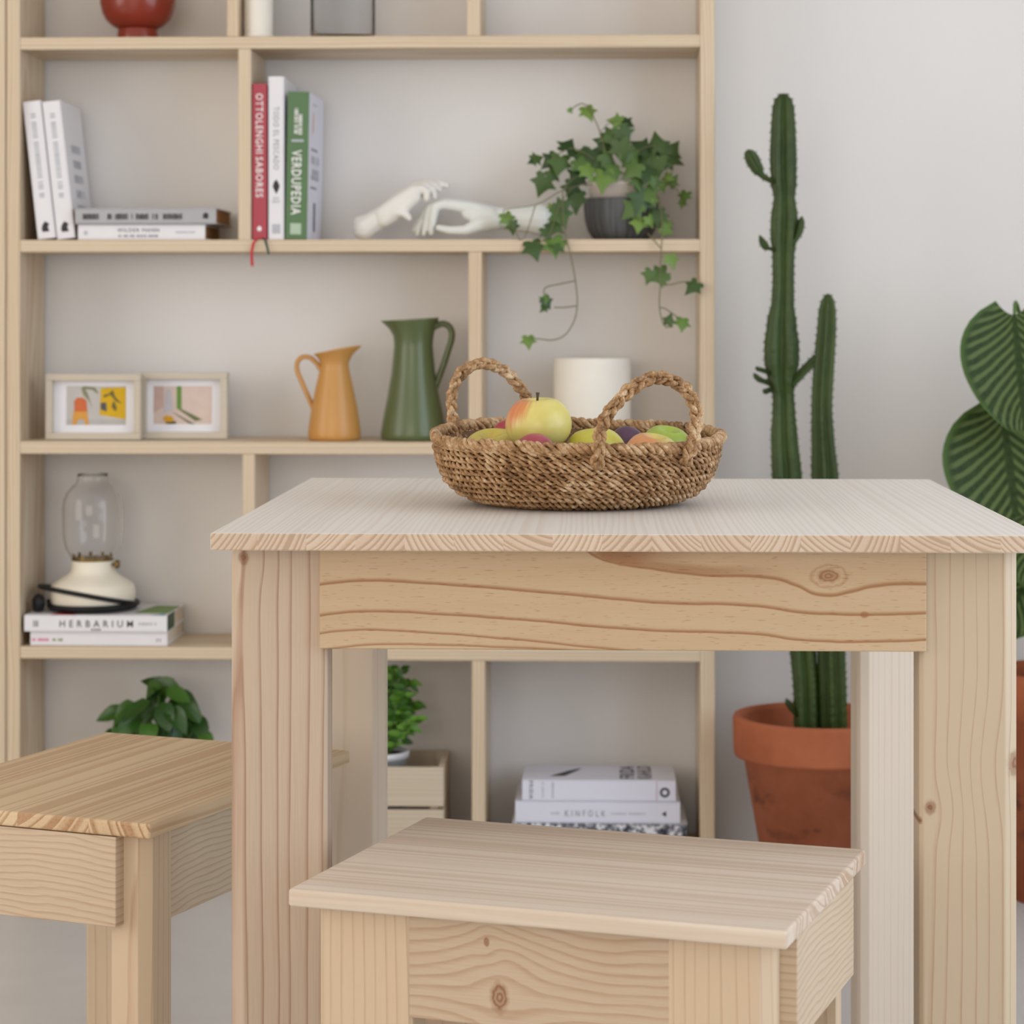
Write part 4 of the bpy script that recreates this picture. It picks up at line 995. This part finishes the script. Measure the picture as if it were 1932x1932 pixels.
for a_, b_ in ((300, 1310), (340, 1330), (250, 1345), (225, 1360), (370, 1370), (285, 1340)):
    P = [Vector(((rb.random()-.5)*.03, (rb.random()-.5)*.03, 105*k)), (at(290+(a_-290)*.5, 1430, Y)-BOZ), at(a_, b_, Y)-BOZ]
    MB().tube(cpath(P, 4), .0016, 6).build('stem', M['stem_green'], bas)
# crate with bushy plant
Y = 4.168
s6 = px(Y)
cx0, cx1 = at(612, 1500, Y).x, at(838, 1500, Y).x
ct = at(700, 1445, Y).z
crate = thing('wooden_crate', 'pale wooden crate on the bottom shelf holding a bushy plant', 'crate', ((cx0+cx1)/2, Y, SZ[5]+.0004))
CO = Vector(crate.location)
M['crate'] = wood('pale_crate_pine', 'x', light=(230, 208, 174), dark=(210, 178, 136), contrast=.5, freq=150)
zb = CO.z
h1_ = ct - zb
for (z0, z1) in ((zb, zb + h1_*.52 - .003), (zb + h1_*.52 + .003, ct)):
    MB(CO).box(cx0, cx1, Y-.012, Y-.002, z0, z1).build('plank', M['crate'], crate, .0008, 1)
    MB(CO).box(cx0, cx1, Y+.150, Y+.160, z0, z1).build('plank', M['crate'], crate, .0008, 1)
    for xx in (cx0, cx1-.010):
        MB(CO).box(xx, xx+.010, Y-.002, Y+.150, z0, z1).build('plank', M['crate'], crate, .0008, 1)
for xx in (cx0+.010, cx1-.024):
    for yy in (Y-.002, Y+.136):
        MB(CO).box(xx, xx+.014, yy, yy+.014, zb+.009, ct-.002).build('corner_post', M['crate'], crate, .0008, 1)
MB(CO).box(cx0+.010, cx1-.010, Y-.002, Y+.150, zb, zb+.008).build('base_board', M['crate'], crate)
Yb = 4.23; kb = px(Yb); c = at(716, 1445, Yb)
BP = Vector((c.x, Yb, zb+.0085))
bush = thing('potted_herb', 'bushy small-leaved plant in a white pot standing in the crate', 'potted plant', BP)
M['potwhite'] = plain('white_glazed_pot', (226, 226, 230), .35, .5, .01)
hz = at(716, 1416, Yb).z - BP.z
MB().lathe([(.0001, 0), (.036, 0), (.047, hz-.012), (.051, hz-.012), (.0525, hz), (.0485, hz+.001), (.045, hz-.012), (.0001, hz-.014)], n=40).build('pot', M['potwhite'], bush)
MB().lathe([(.0001, hz-.006), (.046, hz-.007)], n=24).build('soil', M['soil'], bush)
M['herb'] = leaf_mat('small_herb_leaf', (40, 84, 20), (92, 140, 38), .45, .4)
me_h = []
for q in range(2):
    me = grid_leaf('leaf', 2, 4, .26, .4, (.4, .8)[q], .0); me.materials.append(M['herb']); me_h.append(me)
rh = random.Random(21)
twigs = [(742, 1250), (756, 1262), (735, 1268), (775, 1285), (765, 1310), (780, 1325), (750, 1300), (738, 1320), (790, 1355), (762, 1345), (745, 1360), (770, 1375), (735, 1385), (756, 1395), (700, 1260), (680, 1300), (720, 1240), (660, 1340), (690, 1370), (725, 1300)]
for tu, tv in [(a_, max(b_, 1264)) for a_, b_ in twigs]:
    dy = rh.uniform(-.035, .04)
    a = Vector((rh.uniform(-.02, .02), rh.uniform(-.02, .02), hz-.008)); b = at(tu, tv, Yb+dy) - BP
    mid = a.lerp(b, .5) + Vector((rh.uniform(-.008, .008), 0, .012)); P = cpath([a, mid, b], 6)
    MB().tube(P, .0010, 5).build('twig', M['stem_green'], bush)
    for j in range(3, len(P), 1):
        for s in (-1, 1):
            d = Vector((s*rh.uniform(.5, 1), rh.uniform(-.6, .3), rh.uniform(-.2, .7)))
            put_leaf(me_h[rh.randrange(2)], None, bush, P[j] + Vector((rh.uniform(-.002, .002), 0, 0)), rh.uniform(.016, .026), (rh.uniform(-.4, .4), -.8, rh.uniform(.1, .9)), d, base=True)

# ------------------------------------------------------------------ cactus
Yc = 4.06; kc = px(Yc)
cb = at(1545, 1349, Yc); CP = Vector((cb.x, Yc, 0.0))
cac = thing('potted_cactus', 'tall ribbed green cactus in a terracotta pot on the floor beside the shelf', 'potted plant', CP)
def terracotta(name, spots):
    n = NT(name); co = n.coord(); a = n.noise(co, 9, 4, .6); b = n.noise(co, 60, 3)
    col = n.ramp(n.add(n.mul(a, .8), n.mul(b, .2)), [(.3, lin((158, 88, 58))), (.7, lin((184, 108, 74)))])
    s = n.sep(co); st = n.noise(n.comb(n.mul(s[0], 10.0), n.mul(s[1], 10.0), n.mul(s[2], 17.0)), 1.0, 4, .65)
    band = n.mul(n.smooth(s[2], .07, .14), n.sub(1.0, n.smooth(s[2], .17, .22)))
    col = n.mix(n.mul(n.smooth(st, .54, .66), band, .75), col, lin((110, 66, 50)))
    n.bump(b, .15, .001)
    return n.out(col, .8, .25)
M['terra'] = terracotta('weathered_terracotta', True)
zr = cb.z
RR_ = 160*kc
def vz(v): return at(1545, v, Yc).z
MB().lathe([(.0001, 0), (RR_*.60, 0), (RR_*.885, vz(1425)), (RR_*.985, vz(1424)), (RR_*1.0, vz(1418)), (RR_*1.01, zr-.006), (RR_*.99, zr), (RR_*.935, zr), (RR_*.92, zr-.01), (RR_*.85, zr-.075), (.0001, zr-.08)], n=64).build('pot', M['terra'], cac)
MB().lathe([(.0001, zr-.062), (RR_*.5, zr-.064), (RR_*.86, zr-.068)], n=40).build('soil', M['soil'], cac)
n_ = NT('cactus_skin'); co = n_.coord(); a_ = n_.noise(co, 10, 3); b_ = n_.noise(co, 70, 2)
M['cactus'] = n_.out(n_.ramp(n_.add(n_.mul(a_, .7), n_.mul(b_, .3)), [(.3, lin((38, 56, 18))), (.7, lin((68, 88, 34)))]), .45, .4)
M['spine'] = plain('cactus_areole', (74, 82, 52), .7)
def stem_cactus(pts, ribs=5, twist=.4, sub=14, name='stem', spines=True):
    P = [at(u, v, Yc + (d[0] if d else 0)) - CP for u, v, r, *d in pts]; Rr = [r*kc for u, v, r, *d in pts]
    PP, RQ = [], []
    for i in range(len(P)-1):
        p0, p1, p2, p3 = P[max(i-1, 0)], P[i], P[i+1], P[min(i+2, len(P)-1)]
        nn = max(4, int((P[i+1]-P[i]).length/.0035))
        for j in range(nn):
            s = j/nn; PP.append(0.5*((2*p1)+(p2-p0)*s+(2*p0-5*p1+4*p2-p3)*s*s+(3*p1-p0-3*p2+p3)*s**3))
            ss = s*s*(3-2*s); RQ.append(Rr[i]*(1-ss)+Rr[i+1]*ss)
    PP.append(P[-1]); RQ.append(Rr[-1])
    def sec(a, kk):
        c_ = abs(cos((a + twist) * ribs / 2)); notch = .5 + .5*sin(kk*.0035/.0125*2*pi)
        return (.46 + .54 * c_ ** 1.7) * (1 + .05 * notch * c_ ** 8)
    m = MB().tube(PP, RQ, ribs*10, section=sec, up=Vector((0, 1, 0)))
    o = m.build(name, M['cactus'], cac)
    if spines:
        sm = MB(); acc = 0
        for i in range(2, len(PP)-3, 4):
            t_ = (PP[i+1]-PP[i-1]).normalized()
            x = t_.cross(Vector((0, 1, 0))); x.normalize(); y_ = t_.cross(x)
            for rbk in range(ribs):
                a = 2*pi*rbk/ribs - twist
                d = x*cos(a) + y_*sin(a); q = PP[i] + d*RQ[i]*1.0
                e = t_.cross(d)*.0016; u_ = t_*.0016
                sm.add([q-e-d*.001, q+u_-d*.001, q+e-d*.001, q-u_-d*.001, q+d*.0042+t_*.001], [(0, 1, 4), (1, 2, 4), (2, 3, 4), (3, 0, 4)])
        so = sm.build('spines', M['spine'], o); so['kind'] = 'stuff'
    return o
stem_cactus([(1523,1400,25),(1521,1300,25),(1516,1240,25),(1505,1120,27),(1493,1000,29),(1485,900,29),(1480,830,26),(1479,780,22.5),(1478,748,21),(1475,715,28),(1475,680,34),(1475,650,34),(1475,610,29),(1477,570,22),(1478,530,21),
             (1478,490,21.5),(1479,440,26),(1480,410,26),(1480,372,21),(1479,345,25),(1478,300,26),(1478,250,24.5),(1478,210,22),(1478,190,18),(1478,180,10),(1478,176,2)], 5, .35)
stem_cactus([(1573,1400,26),(1571,1300,27),(1569,1240,27),(1566,1120,27),(1562,1000,27),(1557,900,26),(1553,830,22),(1551,770,20),(1553,720,20),(1557,660,19.5),(1560,620,18.5),(1561,590,17),(1562,570,13.5),(1562,558,7),(1562,554,1.5)], 5, 1.1)
stem_cactus([(1463,345,4,0),(1450,339,5),(1438,331,6),(1428,317,12),(1419,300,13.5),(1413,288,10),(1411,282,2)], 4, .3, name='offshoot')
stem_cactus([(1492,462,5),(1500,452,6),(1507,436,8.5),(1511,420,7.5),(1513,408,1.5)], 4, .3, name='offshoot')
stem_cactus([(1468,474,3),(1452,469,3.5),(1444,465,7),(1438,455,6.5),(1433,444,1.5)], 4, .3, name='offshoot')
stem_cactus([(1492,726,7),(1503,715,8),(1517,699,8.5),(1530,686,8.5),(1538,676,7),(1542,670,2)], 4, .2, name='offshoot')
stem_cactus([(1460,728,4),(1445,721,4.5),(1433,716,5.5),(1426,710,5),(1422,704,1.5)], 4, .2, name='offshoot', spines=False)
stem_cactus([(1455,705,4),(1440,699,4.5),(1430,696,4.5),(1426,692,1.5)], 4, .2, name='offshoot', spines=False)
stem_cactus([(1465,735,4),(1452,736,5),(1444,738,6),(1440,734,1.5)], 4, .2, name='offshoot', spines=False)
stem_cactus([(1505,1350,5),(1493,1335,6),(1487,1326,6),(1483,1318,1.5)], 4, .2, name='offshoot', spines=False)

# ------------------------------------------------------------------ calathea at the right edge
Yk = 4.05; kk = px(Yk)
c = at(2010, 1300, Yk); KP = Vector((c.x, Yk, 0))
cal = thing('potted_calathea', 'striped broad-leaved calathea in a terracotta pot at the right edge', 'potted plant', KP)
MB().lathe([(.0001, 0), (.088, 0), (.112, .30), (.12, .302), (.123, .372), (.118, .376), (.112, .36), (.10, .31), (.0001, .305)], n=48).build('pot', M['terra'], cal)
MB().lathe([(.0001, .345), (.113, .345)], n=32).build('soil', M['soil'], cal)
n_ = NT('calathea_leaf'); uvn = n_.coord('UV'); s = n_.sep(uvn)
ac = n_.math('ABSOLUTE', n_.sub(s[0], .5)); x2 = n_.mul(ac, 2.0)
wv = n_.noise(n_.comb(n_.mul(s[0], 5.0), n_.mul(s[1], 6.0), 0), 1.0, 2)
ph_ = n_.add(s[1], n_.mul(n_.mul(x2, x2), .16), n_.mul(x2, -.52), n_.mul(n_.sub(wv, .5), .03))
st = n_.math('PINGPONG', n_.mul(ph_, 11.5), .5)
light_ = n_.mul(n_.smooth(st, .22, .34), n_.sub(1.0, n_.smooth(x2, .80, .97)), n_.smooth(x2, .04, .09))
col = n_.mix(light_, n_.ramp(n_.noise(n_.coord(), 30, 2), [(.3, lin((32, 50, 16))), (.7, lin((46, 68, 22)))]), lin((88, 104, 58)))
rim = n_.smooth(x2, .86, 1.0)
col = n_.mix(n_.mul(rim, .7), col, lin((84, 112, 50)))
M['calathea'] = n_.out(col, .55, .25)
cal_me = []
for q in range(2):
    me = grid_leaf('leaf', 10, 16, .47, (.30, -.15)[q], (.28, .4)[q], 0.004, .80, True, .16, .012, .13); me.materials.append(M['calathea']); cal_me.append(me)
def cleaf(u, v, sz, ang, nrm, q, dy):
    p = at(u, v, Yk+dy) - KP
    put_leaf(cal_me[q], None, cal, p, sz*kk, nrm, (cos(R(ang)), -.12, sin(R(ang))), base=True)
    P = [Vector((rng.uniform(-.03, .03), rng.uniform(-.03, .03), .345)), Vector((p.x*.35+.015, p.y*.4+.02, .345+(p.z-.345)*.55)), p + Vector((.012, .02, .0)), p]
    MB().tube(cpath(P, 6), [.0032]*19, 6).build('petiole', M['stem_green'], cal)
cleaf(1914, 594, 222, -86, (-.15, -1, .25), 0, -.10)
cleaf(1894, 785, 252, -84, (-.25, -1, .3), 0, -.05)
cleaf(1960, 745, 190, -120, (.2, -1, .5), 1, .0)
cleaf(2030, 640, 210, -60, (.3, -1, .3), 0, -.03)
cleaf(2060, 820, 210, -70, (.3, -1, .4), 1, -.06)
cleaf(1985, 920, 190, -105, (-.1, -1, .4), 1, -.08)
cleaf(1960, 1060, 170, -120, (-.2, -1, .5), 0, -.02)
cleaf(2060, 1050, 190, -50, (.3, -1, .4), 1, -.05)

# ------------------------------------------------------------------ basket
BK = Vector((at(1089, 950, 2.70).x, 2.70, TZ + .0006))
bas_t = thing('wicker_basket', 'round woven seagrass basket with two braided handles, full of fruit', 'basket', BK)
def seagrass(name, a=(172, 134, 94), b=(112, 80, 50), hi=(214, 190, 156)):
    n = NT(name); co = n.coord(); r = n.noise(co, 90, 3, .6); r2 = n.noise(co, 420, 2); r3 = n.noise(co, 24, 3)
    f = n.add(n.mul(r, .5), n.mul(r2, .3), n.mul(r3, .35), -.08)
    col = n.ramp(f, [(.34, lin(b)), (.5, lin(a)), (.66, lin(hi))])
    n.bump(r2, .4, .0008)
    return n.out(col, .62, .3)
M['grass'] = seagrass('seagrass')
M['grass_d'] = seagrass('brown_seagrass', (156, 118, 80), (96, 68, 42), (200, 170, 132))
prof = [(.000, .104), (.0035, .118), (.010, .1315), (.017, .1390), (.024, .1445), (.031, .1485), (.038, .1515), (.045, .1535), (.052, .1550), (.0585, .1562), (.065, .1572)]
brn = random.Random(3)
def wave_z(a): return .0075*sin(a) - .0015*cos(a) + .0012*sin(3*a+.7)
def row(z, r, sr, turns, strands, amp, name, mat, ph0, flat=1.0, sides=6, sc=9):
    m = MB(); N = turns*sc
    for s in range(strands):
        ph = 2*pi*s/strands + ph0
        pts, rad = [], []
        for i in range(N):
            a = 2*pi*i/N
            jit = mnoise.noise(Vector((cos(a)*9+z*300, sin(a)*9, ph0)))*.0018
            jz = mnoise.noise(Vector((cos(a)*7+z*500, sin(a)*7+5, ph0+2)))*.0010*min(1, z/.02)
            t_ = turns*a + ph + mnoise.noise(Vector((cos(a)*6, sin(a)*6+z*200, s*3)))*1.1
            rr = r + amp*cos(t_) + jit; zz = z + amp*1.15*sin(-t_) + wave_z(a)*min(1, z/.07) + jz
            pts.append((rr*cos(a), rr*sin(a), zz))
            rad.append(sr*(1+.42*mnoise.noise(Vector((a*14, s*7.1+z*90, ph0)))))
        m.tube(pts, rad, sides, closed=True)
    return m.build(name, mat, bas_t)
for i, (z, r) in enumerate(prof):
    row(z+.0048, r, .00202, 44 + (i*5) % 9, 2, .0023, 'woven_row', M['grass'] if i % 3 else M['grass_d'], i*1.7 + brn.random()*3)
row(.0750, .1578, .0032, 38, 3, .0034, 'rim_rope', M['grass'], 0.4, sides=7, sc=10)
MB().lathe([(.0001, .002), (.05, .0024), (.104, .002), (.104, .0052), (.06, .0058), (.0001, .005)], n=60).build('base', M['grass_d'], bas_t)
# added sheet closing the wall; its dark colour stands for shade between the rows
MB().lathe([(r-.0030, z+.004) for z, r in prof] + [(r-.0042, z+.004) for z, r in reversed(prof)], n=72, fn=lambda q, a, kx: q + Vector((0, 0, wave_z(a)*min(1, q.z/.07)))).build('gap_shade_sheet', seagrass('gap_shade_seagrass', (104, 74, 48), (70, 48, 30), (128, 96, 64)), bas_t)
def braid(path, wid, mat, name='handle', pitch=.021):
    P = cpath(path, 8); L = [0]
    for i in range(1, len(P)): L.append(L[-1] + (P[i]-P[i-1]).length)
    n = max(24, int(L[-1]/.0022)); Q = []
    for i in range(n+1):
        d = L[-1]*i/n; j = 0
        while j < len(L)-2 and L[j+1] < d: j += 1
        f = (d-L[j])/max(1e-9, L[j+1]-L[j]); Q.append(P[j].lerp(P[j+1], f))
    m = MB(); side = None
    axis_n = (P[len(P)//2]-P[0]).cross(P[-1]-P[0]).normalized()     # across the hoop plane
    for s in range(3):
        for fb in range(2):
            pts, rad = [], []
            for i, q in enumerate(Q):
                t_ = (Q[min(i+1, n)]-Q[max(i-1, 0)]).normalized(); nx_ = axis_n; ny_ = t_.cross(nx_).normalized()
                ph = 2*pi*(L[-1]*i/n)/(pitch*2) + 2*pi*s/3
                x = wid*.55*sin(ph); y_ = wid*.36*sin(2*ph)
                tw = 2*pi*(L[-1]*i/n)/.017 + pi*fb + s
                x += .0013*cos(tw); y_ += .0013*sin(tw)
                jn = mnoise.noise(Vector((i*.21, s*5.3, fb*2.7)))
                pts.append(q + ny_*(x+jn*.0012) + nx_*(y_+jn*.0010)); rad.append(.0026*(1+.3*jn))
            m.tube(pts, rad, 6)
    return m.build(name, mat, bas_t)
def hpt(u, v, y): return at(u, v, BK.y + y) - BK
braid([hpt(1127, 884, -.166), hpt(1129, 855, -.168), hpt(1132, 822, -.163), hpt(1143, 787, -.158), hpt(1171, 752, -.15), hpt(1205, 724, -.142), hpt(1238, 712, -.134), hpt(1270, 719, -.125), hpt(1298, 741, -.116), hpt(1313, 775, -.112),
       hpt(1312, 812, -.114), hpt(1304, 845, -.120), hpt(1293, 876, -.124)], .0078, M['grass'])
braid([hpt(868, 842, .066), hpt(860, 812, .074), hpt(853, 778, .08), hpt(852, 750, .086), hpt(859, 721, .092), hpt(876, 699, .100), hpt(901, 686, .110), hpt(928, 688, .120), hpt(953, 701, .130), hpt(973, 721, .138), hpt(988, 741, .143), hpt(997, 765, .146), hpt(1002, 800, .148), hpt(1004, 825, .147)], .0070, M['grass'])

# ------------------------------------------------------------------ fruit
def fruit_mat(name, base, alt, blush=None, bdir=(0, 0, 1), lo=.0, hi=.7, rough=.32, speck=None):
    n = NT(name); co = n.coord(); z_ = n.noise(co, 35, 3)
    col = n.ramp(z_, [(.3, lin(base)), (.7, lin(alt))])
    if blush:
        d = n.node('ShaderNodeVectorMath', operation='DOT_PRODUCT'); nm = n.node('ShaderNodeVectorMath', operation='NORMALIZE')
        n.put(nm.inputs[0], co); n.put(d.inputs[0], nm.outputs[0]); d.inputs[1].default_value = Vector(bdir).normalized()
        s = n.sep(co); an_ = n.math('ARCTAN2', s[1], s[0])
        stz = n.noise(n.comb(n.mul(an_, 7.0), n.mul(s[2], 25.0), 0), 1.0, 3)
        f = n.add(d.outputs['Value'], n.mul(n.sub(stz, .5), .55))
        col = n.mix(n.mul(n.smooth(f, lo, hi), .85), col, lin(blush))
    return n.out(col, rough, .45)
def apple_prof(r):
    o = []
    for i in range(25):
        t_ = pi*i/24; rr = r*sin(t_)*(1+.05*cos(t_)) ; z = -r*.88*cos(t_)
        z -= -r*.20*math.exp(-((t_)/.42)**2)*1.0
        z += -r*.34*math.exp(-((pi-t_)/.36)**2)
        o.append((max(rr, .0001), z))
    return o
def fruit(name, label, u, v, y, r, mat, tilt=(0, 0, 0), stem=True, oval=1.0, cat='fruit'):
    p = at(u, v, y)
    t = thing(name, label, cat, p, tilt, 'fruit in the basket')
    def lob(q, a, kx):
        g = 1 + .018*cos(5*a + .6); return Vector((q.x*g, q.y*g, q.z*oval))
    if name == 'plum':
        o = []
        for i in range(19):
            a = pi*i/18; o.append((max(.0001, r*sin(a)), -r*1.08*cos(a)))
        MB().lathe(o, n=32, fn=lambda q, a, kx: Vector((q.x*(1-.06*math.exp(-(a-pi*1.5)**2*30)), q.y*(1-.06*math.exp(-(a-pi*1.5)**2*30)), q.z))).build('flesh', mat, t)
    else:
        MB().lathe(apple_prof(r), n=40, fn=lob).build('flesh', mat, t)
    if stem:
        MB().tube([(0, 0, r*.42*oval), (.0005, 0, r*.62*oval), (.001, 0, r*.78*oval), (.0015, .0005, r*.92*oval)], [.0015, .0013, .0014, .0022], 7).build('stalk', M['stalk'], t)
    return t
M['stalk'] = plain('apple_stalk', (74, 62, 34), .7)
YA, YB_ = (206, 202, 98), (190, 190, 84)
fruit('apple', 'large yellow apple with a red blush and short stalk, resting on top of the others', 1015, 798, 2.655, .0362, fruit_mat('yellow_apple_skin', (222, 210, 128), (212, 196, 106), (206, 104, 70), (-.75, -.25, .62), .55, 1.0), (R(4), R(-3), 0))
fruit('apple', 'yellow green apple at the left side of the basket', 930, 860, 2.700, .0365, fruit_mat('green_yellow_apple_skin', (204, 188, 88), (190, 172, 76), (190, 140, 80), (0, 0, 1), .9, 1.1), (R(10), R(-14), R(40)), False)
fruit('plum', 'red plum peeking out behind the big apple on its left', 957, 827, 2.745, .0190, fruit_mat('red_plum_skin', (164, 62, 70), (146, 46, 58), None), (0, 0, 1), False)
fruit('plum', 'rosy red plum at the front rim below the big apple', 1009, 853, 2.584, .0200, fruit_mat('rosy_plum_skin', (176, 84, 92), (150, 56, 70), None), (0, R(90), R(10)), False)
fruit('apple', 'yellow apple right of the biggest one, half hidden by the front handle', 1122, 855, 2.668, .0345, fruit_mat('lemon_apple_skin', (208, 200, 84), (194, 186, 72), (226, 206, 160), (.8, -.4, .3), .5, 1.0), (R(-8), R(12), R(80)), False)
fruit('plum', 'dark purple plum at the back right of the basket', 1183, 842, 2.73, .0212, fruit_mat('purple_plum_skin', (92, 62, 84), (76, 48, 72), None), (0, 0, 2), False)
fruit('plum', 'dark red plum at the front rim beside the handle foot', 1130, 870, 2.588, .0205, fruit_mat('dark_red_plum_skin', (140, 52, 60), (110, 38, 50), None), (0, R(80), R(-15)), False)
fruit('apple', 'peach coloured apple under the front handle arch', 1230, 860, 2.635, .0305, fruit_mat('peach_apple_skin', (216, 198, 112), (206, 186, 100), (216, 140, 96), (-.8, -.3, .4), .1, .9), (R(12), R(6), R(20)), False)
fruit('apple', 'bright green apple at the right rim of the basket', 1257, 845, 2.715, .0300, fruit_mat('green_apple_skin', (164, 182, 74), (150, 170, 64), None), (R(14), R(10), 0), False)
